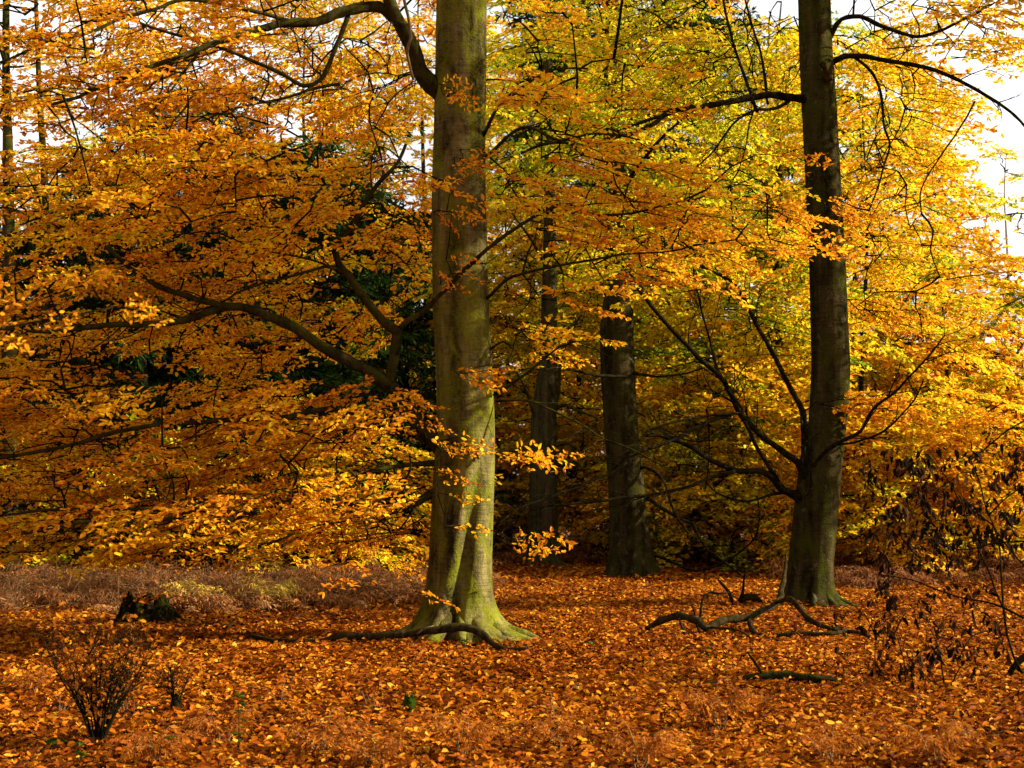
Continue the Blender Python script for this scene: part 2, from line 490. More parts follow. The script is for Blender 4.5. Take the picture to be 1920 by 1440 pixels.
# ================================================================== THE SETTING
def ground_material():
    m, N, L = nodes_of('leaf_mould')
    out = N.new('ShaderNodeOutputMaterial'); p = N.new('ShaderNodeBsdfPrincipled'); p.inputs['Roughness'].default_value = .85
    tc = N.new('ShaderNodeTexCoord')
    v = N.new('ShaderNodeTexVoronoi'); v.inputs['Scale'].default_value = 16; v.inputs['Randomness'].default_value = 1
    no = N.new('ShaderNodeTexNoise'); no.inputs['Scale'].default_value = 3; no.inputs['Detail'].default_value = 8
    L.new(tc.outputs['Object'], no.inputs['Vector'])
    mp = N.new('ShaderNodeVectorMath'); mp.operation = 'MULTIPLY_ADD'; mp.inputs[1].default_value = (.25, .25, 0)
    L.new(no.outputs['Color'], mp.inputs[0]); L.new(tc.outputs['Object'], mp.inputs[2]); L.new(mp.outputs[0], v.inputs['Vector'])
    sep = N.new('ShaderNodeSeparateColor'); L.new(v.outputs['Color'], sep.inputs[0])
    cr = ramp_node(N, [(0, (.035, .011, .004)), (.35, (.13, .032, .005)), (.7, (.30, .080, .007)), (1, (.42, .15, .012))]); L.new(sep.outputs[0], cr.inputs[0])
    mul = N.new('ShaderNodeMix'); mul.data_type = 'RGBA'; mul.blend_type = 'MULTIPLY'; mul.inputs[0].default_value = .6
    g = ramp_node(N, [(.35, (.35, .33, .3)), (.6, (1, 1, 1))]); L.new(no.outputs['Fac'], g.inputs[0])
    L.new(cr.outputs[0], mul.inputs[6]); L.new(g.outputs[0], mul.inputs[7]); L.new(mul.outputs[2], p.inputs['Base Color'])
    bp = N.new('ShaderNodeBump'); bp.inputs['Strength'].default_value = .8; bp.inputs['Distance'].default_value = .03
    L.new(v.outputs['Distance'], bp.inputs['Height']); L.new(bp.outputs[0], p.inputs['Normal']); L.new(p.outputs[0], out.inputs[0])
    return m


def ground_h(x, y):
    """gentle swells of the forest floor (flat near the photographed trunks)"""
    return (.018 * np.sin(x * 1.7 + .6) * np.cos(y * 1.1) + .014 * np.sin(x * 3.9 + y * 2.7) + .01 * np.cos(x * 2.3 - y * 4.1)) - .02


xs = np.concatenate([np.linspace(-400, -16, 24, endpoint=False), np.linspace(-16, 16, 161), np.linspace(16, 400, 25)[1:]])
ys = np.concatenate([np.linspace(-120, 2, 12, endpoint=False), np.linspace(2, 42, 161), np.linspace(42, 600, 30)[1:]])
X, Yg = np.meshgrid(xs, ys)
fade = np.clip((60 - np.hypot(X, Yg - 15)) / 30, 0, 1)
Vg = np.stack([X, Yg, ground_h(X, Yg) * fade], -1).reshape(-1, 3)
nx, ny = len(xs), len(ys)
ii = (np.arange(ny - 1)[:, None] * nx + np.arange(nx - 1)[None]).ravel()
gm = MB(); gm.add(Vg, np.stack([ii, ii + 1, ii + nx + 1, ii + nx], 1))
tag(gm.build('ground', [ground_material()]), None, None, kind='structure')

def cx0(px, Y):
    return (px - CX) * Y / F


# leaf litter: every leaf a small curled blade, thinning with distance
lit = MB()
for (y0, y1, dens, ln, q) in [(6.4, 11, 3000, .062, 2), (11, 16, 2300, .066, 2), (16, 24, 1000, .08, 1), (24, 40, 230, .12, 1)]:
    half = lambda y: .40 * y + 1.2
    n = int(dens * (y1 - y0) * 2 * half((y0 + y1) / 2))
    y = R.uniform(y0, y1, n); x = R.uniform(-1, 1, n) * half(y)
    pile = .012 * R.exponential(1, n)
    a = R.uniform(0, 6.283, n)
    b = np.stack([x, y, ground_h(x, y) + .008 + pile], 1)
    nr = unit(np.stack([R.normal(0, .55, n), R.normal(0, .55, n), np.ones(n)], 1))
    d = np.stack([np.cos(a), np.sin(a), R.normal(.05, .25, n)], 1)
    V, Fq, k = leaf_geo(b, d, nr, ln * R.uniform(.6, 1.2, n), ln * .62 * R.uniform(.6, 1.15, n), R.uniform(-.1, .4, n), R.uniform(-.2, .35, n), q)
    pt = .05 * np.sin(x * .9 + 1) * np.cos(y * .7) + .05 * np.sin(x * 2.3 - y * 1.7)
    t = np.clip(R.normal(.52, .24, n) + pt + (R.uniform(0, 1, n) < .05) * .3, 0, 1)
    lit.add(V, Fq, 0, np.repeat(t, k), False)
for (tx, ty, rr0, n) in ((cx0(865, 15.0), 15.0, .52, 1500), (cx0(1520, 19.0), 19.0, .40, 1100), (cx0(1187, 25.1), 25.1, .5, 800), (cx0(1020, 28.1), 28.1, .36, 500)):
    a0 = R.uniform(0, 6.283, n); q = R.exponential(.16, n); a = R.uniform(0, 6.283, n)            # leaves heaped against the trunks
    x, y = tx + np.cos(a0) * (rr0 + q), ty + np.sin(a0) * (rr0 + q)
    b = np.stack([x, y, ground_h(x, y) + R.uniform(.2, 1, n) * .11 * np.exp(-q / .12)], 1)
    V, Fq, k = leaf_geo(b, np.stack([np.cos(a), np.sin(a), R.normal(0, .3, n)], 1), unit(np.stack([R.normal(0, .6, n), R.normal(0, .6, n), np.ones(n)], 1)), .07 * R.uniform(.7, 1.2, n), .045 * R.uniform(.7, 1.2, n), R.uniform(0, .4, n), R.uniform(-.2, .3, n), 1)
    lit.add(V, Fq, 0, np.repeat(np.clip(R.normal(.45, .24, n), 0, 1), k), False)
for _ in range(420):                                 # small dead twigs among the leaves
    y = 7 + 14 * R.uniform() ** 1.3; x = R.uniform(-1, 1) * (.38 * y + .5); a = R.uniform(0, 6.283); l = R.uniform(.08, .4); z = ground_h(x, y) + .03
    tube(lit, [(x, y, z), (x + math.cos(a) * l * .5 + R.normal(0, .02), y + math.sin(a) * l * .5, z + R.uniform(0, .03)), (x + math.cos(a + .3) * l, y + math.sin(a + .3) * l, z)], [.005, .004, .002], 4, .1, 1, cap=False)
tag(lit.build('leaf_litter', [litterM, deadM]), 'orange and rust fallen beech leaves carpeting the forest floor', 'leaf litter', kind='stuff')

# ================================================================== BEECH 1: the large mossy trunk
Y1 = 15.0
out1 = [(-40, 820, 912), (0, 818, 912), (104, 816, 912), (250, 813, 910), (354, 809, 911), (500, 810, 915), (600, 812, 918), (690, 817, 924),
        (772, 819, 927), (850, 815, 928), (900, 811, 927), (980, 807, 924), (1040, 804, 922), (1080, 801, 922), (1110, 797, 923), (1140, 790, 928),
        (1160, 783, 936), (1178, 776, 946), (1195, 768, 958), (1210, 764, 966)]
tm1, zz1, cc1, hh1 = trunk_mesh(out1, Y1, [(200, .16, 9, .16), (335, .34, 14, .09), (275, .09, 16, .18), (303, .16, 24, .13), (245, .12, 18, .16), (222, .10, 22, .13), (318, .06, 30, .2), (10, .15, 12, .15), (100, .1, 6, .2), (150, .1, 6, .2)],
                                np.random.default_rng(11), folds=[(258, .13, 13, 2.0, 26), (236, -.05, 15, 2.2, 26), (292, .03, 7, .55, 4), (312, .025, 6, .5, 2), (228, .03, 9, .7, 0)], top=11.5)
t1 = thing('beech_tree', 'large beech with mossy green trunk, widest of all, a fallen branch at its foot', 'tree', (cc1[0], Y1, 0))
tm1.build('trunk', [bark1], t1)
def roots(t, mat, cx, Y, r0, specs):
    for ang, ln, rr in specs:
        a = math.radians(ang); c, q = math.cos(a), math.sin(a); b2 = a + R.normal(0, .25)
        mb = MB()
        tube(mb, [(cx + c * r0 * .55, Y + q * r0 * .55, .26), (cx + c * r0 * 1.0, Y + q * r0 * 1.0, .085), (cx + c * (r0 + ln * .5), Y + q * (r0 + ln * .5), .03),
                  (cx + c * r0 + math.cos(b2) * ln, Y + q * r0 + math.sin(b2) * ln, -.03)], [rr * 1.1, rr, rr * .7, rr * .3], 9, .05, 0, wob=.006, knob=.06)
        mb.build('root', [mat], t)


roots(t1, bark1, cc1[0], Y1, .50, [(195, .32, .085), (222, .25, .07), (247, .30, .08), (272, .26, .06), (296, .32, .08), (322, .34, .08), (345, .42, .085)])
L1 = []
specs1 = [
    ([(835, 175), (800, 150), (788, 135), (771, 83), (742, 33), (722, -20), (700, -90), (640, -180)], 15.0, 14.2, 34, 16, 1),
    ([(742, 35), (708, 13), (650, 19), (592, 40), (521, 46), (450, 67), (396, 83), (333, 108), (271, 129), (221, 150), (175, 167), (146, 183), (90, 196)], 14.7, 13.3, 22, 4, 0),
    ([(654, 22), (650, 40), (637, 71), (617, 117), (600, 150), (571, 160), (537, 142), (470, 112), (405, 88), (346, 69), (292, 54), (250, 38), (208, 17)], 14.55, 14.0, 9, 4, 0),
    ([(571, 46), (430, 10), (346, 0), (292, 17), (233, 33), (179, 58), (138, 67), (83, 79), (25, 108), (-40, 130)], 14.4, 13.0, 8, 4, 0),
    ([(372, 98), (333, 154), (300, 192), (250, 250), (215, 285)], 14.0, 13.7, 5, 2, 0),
    ([(637, 158), (583, 167), (533, 185), (458, 198), (417, 212), (360, 232)], 14.8, 14.3, 6, 3, 0),
    ([(835, 835), (812, 815), (787, 800), (762, 765), (742, 740), (729, 716)], 15.0, 14.75, 36, 22, 1),
    ([(730, 722), (714, 712), (667, 684), (600, 647), (542, 609), (479, 582), (425, 574), (375, 592), (333, 603), (271, 609), (200, 609), (100, 622), (-20, 612)], 14.75, 13.6, 25, 5, 0),
    ([(729, 722), (732, 705), (740, 667), (746, 617)], 14.75, 14.65, 21, 18, 0),
    ([(746, 622), (717, 601), (687, 563), (658, 522), (637, 497), (628, 462), (654, 433), (683, 383), (708, 346), (746, 304), (760, 270)], 14.65, 14.5, 19, 5, 0),
    ([(747, 618), (768, 600), (793, 584), (852, 524), (914, 467), (977, 421), (1027, 392), (1060, 383), (1098, 398), (1131, 404), (1197, 396), (1235, 387), (1300, 372)], 14.65, 13.6, 10, 2.5, 0),
    ([(655, 524), (608, 496), (550, 479), (480, 470)], 14.6, 14.3, 5, 2, 0),
    ([(668, 530), (620, 500), (583, 508), (458, 542), (420, 565), (354, 588)], 14.6, 14.2, 6, 3, 0),
    ([(425, 575), (358, 558), (300, 538), (262, 515), (233, 492), (192, 458), (133, 433), (83, 412), (30, 395), (-30, 385)], 14.1, 15.3, 12, 4, 0),
    ([(812, 815), (771, 775), (687, 772), (617, 767), (542, 780), (458, 786), (354, 792), (292, 797), (208, 813), (125, 836), (62, 849), (0, 859), (-60, 875)], 15.0, 13.2, 12, 6, 0),
    ([(825, 922), (800, 930), (771, 947), (750, 932), (708, 947), (667, 947), (604, 938), (542, 942), (479, 959), (417, 976), (354, 976), (250, 972), (150, 980), (40, 1000)], 15.0, 13.4, 16, 4, 1),
    ([(752, 935), (762, 900), (770, 880), (768, 855)], 14.7, 14.5, 7, 3, 0),
    ([(604, 940), (500, 958), (400, 958), (187, 955), (83, 957), (0, 967), (-50, 972)], 14.3, 13.0, 7, 4, 0),
    ([(822, 868), (790, 870), (708, 880), (640, 905), (580, 925)], 15.0, 14.2, 10, 4, 1),
    ([(690, 948), (620, 975), (583, 988), (500, 1022), (417, 1038), (354, 1034), (260, 1040)], 14.6, 13.9, 5, 2.5, 0),
    ([(905, 255), (935, 200), (975, 165), (1040, 130), (1100, 128)], 14.9, 13.9, 7, 2.5, 0),
    ([(905, 300), (927, 280), (960, 250), (993, 240), (1050, 262), (1120, 250), (1200, 262)], 14.9, 13.8, 7, 2.5, 0),
    ([(912, 560), (960, 520), (1040, 500), (1150, 480), (1260, 470)], 14.9, 13.6, 6, 2.5, 0),
    ([(926, 741), (960, 720), (1010, 682), (1045, 652), (1080, 640)], 14.9, 14.0, 5, 2.5, 0),
    ([(935, 752), (993, 752), (1081, 792), (1131, 822), (1197, 847), (1240, 870)], 14.95, 14.2, 4, 2, 0),
    ([(920, 655), (942, 640), (962, 655), (958, 672), (930, 690)], 14.95, 14.5, 4, 2, 0),
]
limbs(t1, specs1, limbM, L1)
vn = MB(); pts, r = limb_pts([(752, -20), (765, 30), (770, 70), (762, 95), (768, 125), (775, 150)], 14.35, 14.6, 6, 5)
tube(vn, pts, r, 6, .05, 0, wob=.006); vn.build('climbing_stem', [vineM], t1)

gaps1 = [(560, 690, 95, 50, .6), (350, 690, 110, 50, .6), (260, 850, 95, 40, .6), (500, 890, 110, 28, .6), (640, 600, 70, 60, .6), (450, 1010, 120, 22, .6), (680, 420, 70, 40, .6), (640, 230, 60, 60, .7),
         (650, 650, 130, 55, .97, 15.2), (530, 590, 110, 45, .95, 15.0), (740, 640, 60, 100, .97, 15.2), (690, 500, 80, 90, .9, 15.0), (740, 330, 70, 60, .7, 14.8),
         (640, 40, 130, 50, .9, 14.6), (470, 90, 110, 40, .7, 14.4), (600, 945, 120, 20, .6, 14.6), (300, 800, 130, 25, .6, 14.2), (800, 810, 60, 50, .8, 15.0)]
T1 = (cc1[60], Y1)
B1 = [
    blob(120, 130, 300, 190, 14.0, 2.6, 56, .60, .07, T1, gaps1),
    blob(430, 190, 330, 190, 15.2, 2.8, 70, .64, .07, T1, gaps1),
    blob(250, 400, 400, 130, 14.2, 2.4, 85, .55, .07, T1, gaps1),
    blob(580, 350, 260, 120, 14.6, 2.2, 52, .56, .07, T1, gaps1),
    blob(130, 600, 260, 110, 14.4, 2.8, 46, .60, .07, T1, gaps1),
    blob(500, 530, 230, 70, 15.2, 2.0, 26, .60, .07, T1, gaps1),
    blob(200, 760, 300, 80, 14.4, 2.4, 48, .63, .06, T1, gaps1),
    blob(600, 790, 210, 90, 14.6, 2.0, 44, .65, .06, T1, gaps1),
    blob(300, 900, 380, 85, 14.2, 2.4, 66, .62, .08, T1, gaps1),
    blob(640, 930, 180, 90, 14.6, 1.8, 38, .65, .06, T1, gaps1),
    blob(400, 965, 400, 45, 14.6, 2.2, 34, .60, .08, T1, gaps1, .06, .14), blob(330, 1015, 380, 28, 15.2, 1.8, 26, .58, .08, T1, (), .1, .14),
    blob(520, 60, 260, 90, 16.8, 1.2, 40, .58, .08, T1),
    blob(730, 990, 80, 45, 15.6, 1.2, 14, .58, .07, T1, (), .04, .08), blob(690, 470, 170, 190, 17.2, 1.0, 48, .52, .08, T1),
    blob(400, 850, 90, 25, 14.4, 1.0, 6, .40, .06, T1),
    blob(1050, 330, 190, 120, 14.4, 1.8, 28, .54, .07, T1),
    blob(1260, 370, 240, 130, 14.6, 2.2, 24, .54, .07, T1),
    blob(1220, 455, 280, 70, 14.6, 2.0, 20, .55, .07, T1),
    blob(1020, 170, 170, 130, 14.8, 1.8, 20, .47, .08, T1),
    blob(1010, 610, 90, 80, 14.8, 1.2, 7, .56, .07, T1),
    blob(680, 160, 150, 170, 16.8, 1.4, 34, .56, .08, T1),
    blob(470, 650, 330, 110, 17.0, 1.2, 44, .52, .08, T1),
    blob(300, 820, 330, 120, 15.0, 1.8, 34, .57, .08, T1),
    blob(90, 860, 180, 190, 14.5, 2.0, 32, .58, .08, T1),
    blob(500, -330, 900, 300, 15, 4.0, 130, .58, .08, T1),
    blob(860, -420, 500, 350, 12.5, 2.5, 40, .58, .08, T1),
    blob(760, -800, 1250, 330, 10, 3.4, 420, .56, .08, T1),  # overhead boughs out of view, added to keep sky light off the trunk
]
starts1 = np.vstack([p[::3] for p in L1])
crown(t1, near_b, [(p, d, t + .01) for p, d, t in B1], starts1, sd=.11, scale=(.55, 1.0))
S1 = [blob(px, py, rx, ry, 14.25, .35, n, .64, .05, (T1[0] - 2, 14.2)) for px, py, rx, ry, n in
      [(850, 170, 40, 25, 4), (850, 300, 35, 40, 5), (835, 390, 40, 30, 4), (828, 510, 25, 25, 4), (830, 700, 40, 10, 4), (740, 790, 80, 60, 10),
       (840, 830, 50, 16, 5), (950, 845, 50, 10, 4), (835, 910, 40, 40, 3), (825, 990, 20, 5, 1), (790, 1110, 20, 10, 1), (720, 1060, 40, 25, 3), (1010, 850, 50, 10, 3), (980, 1010, 50, 30, 4)]]
crown(t1, near_s, S1, starts1, sd=.07, scale=(.6, 1.0), r0=.009, name='low_sprays', roll=.5)

# ================================================================== BEECH 2: the tall olive trunk on the other side
Y2 = 19.0
out2 = [(-40, 1495, 1555), (0, 1497, 1557), (100, 1499, 1561), (188, 1503, 1568), (333, 1510, 1576), (500, 1518, 1585), (600, 1520, 1589), (690, 1522, 1594),
        (772, 1518, 1590), (834, 1511, 1582), (880, 1497, 1578), (930, 1492, 1574), (1000, 1484, 1568), (1060, 1478, 1562), (1095, 1473, 1562), (1115, 1468, 1566), (1128, 1464, 1572), (1140, 1461, 1577)]
tm2, zz2, cc2, hh2 = trunk_mesh(out2, Y2, [(340, .20, 12, .09), (190, .08, 12, .12), (300, .10, 20, .10), (250, .08, 18, .12), (275, .06, 26, .12), (322, .08, 26, .10), (80, .08, 5, .2)], np.random.default_rng(12),
                                folds=[(262, .035, 10, 2.6, -3), (300, .015, 7, .6, 0)], top=15)
t2 = thing('beech_tree', 'tall slender beech with bare low limbs fanning out from a swollen collar', 'tree', (cc2[0], Y2, 0))
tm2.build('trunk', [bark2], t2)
roots(t2, bark2, cc2[0], Y2, .36, [(200, .22, .06), (235, .2, .055), (265, .22, .06), (300, .22, .06), (330, .36, .07)])
L2 = []
specs2 = [
    ([(1530, 192), (1507, 187), (1453, 179), (1412, 181), (1370, 190), (1307, 202), (1257, 208), (1224, 233), (1182, 252), (1152, 258), (1102, 275), (1060, 267), (1018, 271), (977, 287)], 19, 17.0, 15, 4, 1),
    ([(1480, 190), (1450, 205), (1412, 208), (1378, 229), (1337, 283), (1310, 310)], 18.8, 18.2, 6, 2, 0),
    ([(1265, 208), (1240, 218), (1203, 229), (1145, 254), (1090, 290)], 18, 17.6, 7, 2, 0),
    ([(1545, 125), (1565, 115), (1582, 106), (1620, 106), (1682, 117), (1745, 129), (1787, 146), (1828, 167), (1870, 192), (1912, 227), (1950, 270)], 19, 17.8, 10, 4, 1),
    ([(1603, 108), (1622, 122), (1641, 146), (1653, 187), (1657, 233), (1668, 271), (1657, 312), (1645, 354), (1630, 396)], 18.9, 18.2, 5.5, 2.5, 0),
    ([(1545, 85), (1562, 58), (1578, 37), (1612, 31), (1653, 50), (1691, 62), (1724, 69), (1762, 58), (1795, 42), (1840, 20)], 19, 18, 10, 3.5, 1),
    ([(1828, 190), (1807, 229), (1770, 283), (1737, 333), (1726, 362), (1728, 400)], 18.2, 17.9, 3, 2, 0),
    ([(1515, 900), (1495, 867), (1474, 851), (1441, 826), (1412, 801), (1387, 775), (1370, 738), (1349, 705), (1307, 667), (1278, 638), (1245, 601), (1203, 551), (1180, 510)], 18.9, 17.6, 13, 5, 1),
    ([(1391, 785), (1391, 767), (1370, 738), (1345, 690), (1328, 626), (1310, 560), (1300, 500)], 18.3, 18.2, 6, 2.5, 0),
    ([(1518, 880), (1510, 850), (1509, 800), (1506, 772), (1487, 738), (1462, 688), (1437, 642), (1412, 597), (1382, 538), (1353, 517), (1278, 480), (1240, 450)], 18.9, 18.0, 14, 3, 1),
    ([(1500, 935), (1487, 926), (1466, 917), (1449, 897), (1428, 884), (1378, 882), (1353, 872), (1320, 855), (1295, 838), (1266, 826), (1237, 817), (1207, 817)], 18.9, 17.9, 14, 6, 1),
    ([(1378, 884), (1328, 897), (1287, 913), (1224, 926), (1162, 934), (1120, 940), (1070, 945), (1018, 950), (970, 975), (935, 1000)], 18.4, 17.2, 7, 2.5, 0),
    ([(1390, 775), (1328, 780), (1278, 788), (1235, 800), (1212, 812), (1180, 850), (1150, 880)], 18.2, 17.6, 5, 2.5, 0),
    ([(1370, 781), (1340, 785), (1307, 801), (1257, 826), (1195, 851), (1150, 885), (1120, 897), (1060, 922), (977, 951), (930, 985)], 18.2, 16.8, 8, 3, 0),
    ([(1495, 922), (1470, 925), (1445, 928), (1403, 940), (1370, 934), (1341, 922), (1320, 900)], 18.9, 18.4, 6, 2, 0),
    ([(1395, 790), (1403, 805), (1420, 842), (1445, 880), (1470, 917), (1490, 930)], 18.4, 18.85, 6, 8, 0),
    ([(1525, 875), (1537, 857), (1570, 830), (1612, 809), (1637, 767), (1674, 738), (1703, 709), (1741, 667), (1770, 630)], 18.6, 17.8, 8, 2.5, 0),
    ([(1565, 833), (1590, 832), (1620, 824), (1662, 805), (1703, 763), (1720, 738), (1732, 709)], 18.6, 18.2, 4.5, 2, 0),
    ([(1500, 880), (1506, 850), (1505, 815), (1502, 780)], 18.7, 18.7, 9, 4, 0),
    ([(1519, 855), (1521, 885), (1520, 921)], 18.6, 18.6, 4, 3, 0),
    ([(1420, 210), (1398, 150), (1378, 90), (1365, 40), (1352, -20)], 19.3, 19.6, 6, 4, 0),
    ([(1440, 195), (1428, 110), (1408, 40), (1390, -30)], 19.3, 19.6, 5, 3, 0),
]
limbs(t2, specs2, twigM, L2, 5.0)
st = MB(); pts, r = limb_pts([(1552, 150), (1550, 135), (1546, 124), (1538, 117)], 18.75, 18.55, 16, 9); tube(st, pts, r, 10, .03, 0, knob=.1); st.build('broken_stub', [deadM], t2)
T2 = (cc2[60], Y2)
B2 = [
    blob(1200, 90, 230, 130, 20, 2.2, 48, .33, .07, T2),
    blob(1400, 110, 130, 140, 20.5, 2.2, 34, .31, .06, T2),
    blob(1330, 430, 200, 150, 20.5, 2.2, 44, .35, .07, T2),
    blob(1660, 90, 160, 110, 20, 2.4, 30, .45, .05, T2),
    blob(1660, 300, 90, 170, 20.5, 2.0, 24, .47, .05, T2),
    blob(1680, 540, 110, 110, 20, 2.0, 20, .48, .06, T2),
    blob(1850, 40, 60, 60, 19, 1, 6, .46, .05, T2),
    blob(2230, 330, 120, 330, 18.6, 2.2, 60, .46, .06, T2),  # boughs past the frame edge, added to shade this trunk from the sun
    blob(2330, -400, 330, 300, 15.8, 3.0, 170, .46, .06, T2),  # unseen high boughs, added to shade the upper part of the mossy trunk
    blob(2300, -330, 300, 260, 13.2, 1.9, 150, .46, .06, T2),  # unseen boughs nearer the viewer, added to shade the mossy beech's low leaves
    blob(1540, 390, 18, 18, 18.5, .2, 4, .64, .04, (3.2, 18.2), (), .05),
    blob(1555, 755, 22, 10, 18.5, .2, 4, .64, .04, (3.2, 18.2), (), .05),
    blob(1500, -350, 600, 300, 19.5, 4, 120, .45, .08, T2),
]
starts2 = np.vstack([p[::3] for p in L2])
crown(t2, near_b, B2, starts2, sd=.075, scale=(.8, 1.25))

# ================================================================== BEECH 3 and 4: the two trunks further in
Y3 = 25.1
out3 = [(-20, 1128, 1160), (150, 1132, 1166), (300, 1136, 1174), (450, 1135, 1182), (542, 1134, 1188), (620, 1124, 1188), (709, 1127, 1191), (813, 1133, 1197), (897, 1139, 1206), (950, 1141, 1211), (980, 1143, 1215), (1020, 1143, 1222),
        (1042, 1141, 1228), (1060, 1138, 1234), (1072, 1134, 1240), (1082, 1131, 1243)]
tm3, zz3, cc3, hh3 = trunk_mesh(out3, Y3, [(250, .05, 14, .3), (285, .06, 14, .35), (315, .06, 14, .4), (210, .06, 10, .2)], np.random.default_rng(13),
                                folds=[(268, .05, 8, 1.3, 5), (300, .09, 7, .75, 8), (325, .06, 9, 1.2, 4), (235, .04, 9, .9, -3)], top=14)
t3 = thing('beech_tree', 'stout brown-grey beech with deeply fluted foot, standing between the mossy and the slender trunk', 'tree', (cc3[0], Y3, 0))
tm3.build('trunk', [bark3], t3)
L3 = []
limbs(t3, [
    ([(1195, 880), (1207, 876), (1232, 888), (1249, 913), (1257, 940), (1272, 975), (1291, 1001)], 25, 24, 6, 3, 0),
    ([(1210, 930), (1220, 938), (1257, 962), (1285, 978), (1299, 984), (1320, 1022), (1350, 1048), (1390, 1078)], 25, 23.5, 7, 4, 1),
    ([(1220, 1040), (1245, 1047), (1280, 1063), (1307, 1070), (1340, 1062), (1370, 1047), (1412, 1013), (1424, 972), (1420, 930)], 25, 23.5, 6, 2, 0),
    ([(1180, 705), (1140, 705), (1100, 700), (1050, 690), (1020, 694)], 24.8, 23.5, 6, 2.5, 0),
    ([(1185, 700), (1230, 705), (1270, 703), (1320, 690)], 24.8, 24.2, 5, 2, 0),
    ([(1170, 350), (1205, 300), (1260, 240), (1310, 200)], 25, 24, 8, 3, 0),
    ([(1140, 250), (1090, 220), (1030, 200), (980, 205)], 25, 24, 8, 3, 0),
    ([(1145, 120), (1110, 90), (1075, 55), (1020, 40)], 25, 24, 8, 3, 0),
    ([(1160, 560), (1200, 500), (1260, 470), (1330, 465)], 25, 24, 6, 3, 0),
    ([(1150, 480), (1100, 450), (1040, 440)], 25, 24, 6, 3, 0),
], twigM, L3, 3.5)
T3 = (cc3[40], Y3)
B3 = [blob(1150, 120, 260, 190, 26, 3, 66, .27, .08, T3), blob(1160, 350, 260, 130, 26.5, 3, 60, .31, .08, T3),
      blob(1180, 540, 240, 90, 28.5, 1.8, 40, .34, .08, T3), blob(1060, 780, 90, 110, 30, 1.5, 20, .42, .1, T3),
      blob(1300, 740, 120, 130, 27, 2, 24, .40, .1, T3), blob(1430, 560, 120, 180, 25.3, 1.0, 30, .30, .08, T3), blob(1330, 980, 120, 70, 27.5, 1.5, 16, .45, .1, T3), blob(1150, -250, 400, 220, 26, 4, 60, .36, .08, T3)]
crown(t3, mid_b, B3, np.vstack([p[::3] for p in L3] + [np.stack([cc3, np.full_like(cc3, Y3), zz3], 1)[60::10]]), sd=.07, scale=(.9, 1.35))

Y4 = 28.1
out4 = [(-20, 1018, 1034), (200, 1020, 1038), (400, 1020, 1042), (550, 1016, 1044), (709, 1008, 1044), (780, 995, 1043), (897, 993, 1045), (980, 991, 1045), (1020, 989, 1047), (1045, 986, 1051), (1063, 982, 1057)]
tm4, zz4, cc4, hh4 = trunk_mesh(out4, Y4, [(330, .14, 8, .12), (210, .05, 8, .15)], np.random.default_rng(14), rough=.03, top=13)
t4 = thing('oak_tree', 'narrow dark rough-barked trunk with mossy foot, set deepest beside the mossy beech', 'tree', (cc4[0], Y4, 0))
tm4.build('trunk', [bark4], t4)
L4 = []
limbs(t4, [([(1030, 800), (1046, 740), (1050, 690), (1062, 640), (1090, 590)], 28, 27.5, 9, 4, 0), ([(1040, 765), (1060, 760), (1085, 770), (1120, 785)], 28, 27.3, 8, 3, 0),
           ([(1005, 790), (985, 730), (965, 690)], 28, 27.3, 6, 3, 0), ([(1035, 835), (1062, 832), (1078, 842)], 28, 27.7, 10, 5, 0), ([(1025, 500), (990, 440), (960, 400)], 28, 27, 6, 3, 0)], limbM, L4)
T4 = (cc4[40], Y4)
B4 = [blob(1010, 560, 110, 130, 29, 2.5, 30, .36, .10, T4), blob(980, 800, 70, 120, 29.5, 1.5, 16, .34, .1, T4), blob(1030, 250, 140, 170, 29, 2.5, 30, .38, .08, T4), blob(1080, 900, 60, 90, 30, 1.5, 14, .50, .1, T4),
      blob(960, 960, 60, 60, 29.5, 1.5, 12, .50, .1, T4)]
crown(t4, mid_b, B4, np.vstack([p[::3] for p in L4] + [np.stack([cc4, np.full_like(cc4, Y4), zz4], 1)[60::10]]), sd=.07, scale=(.9, 1.35))

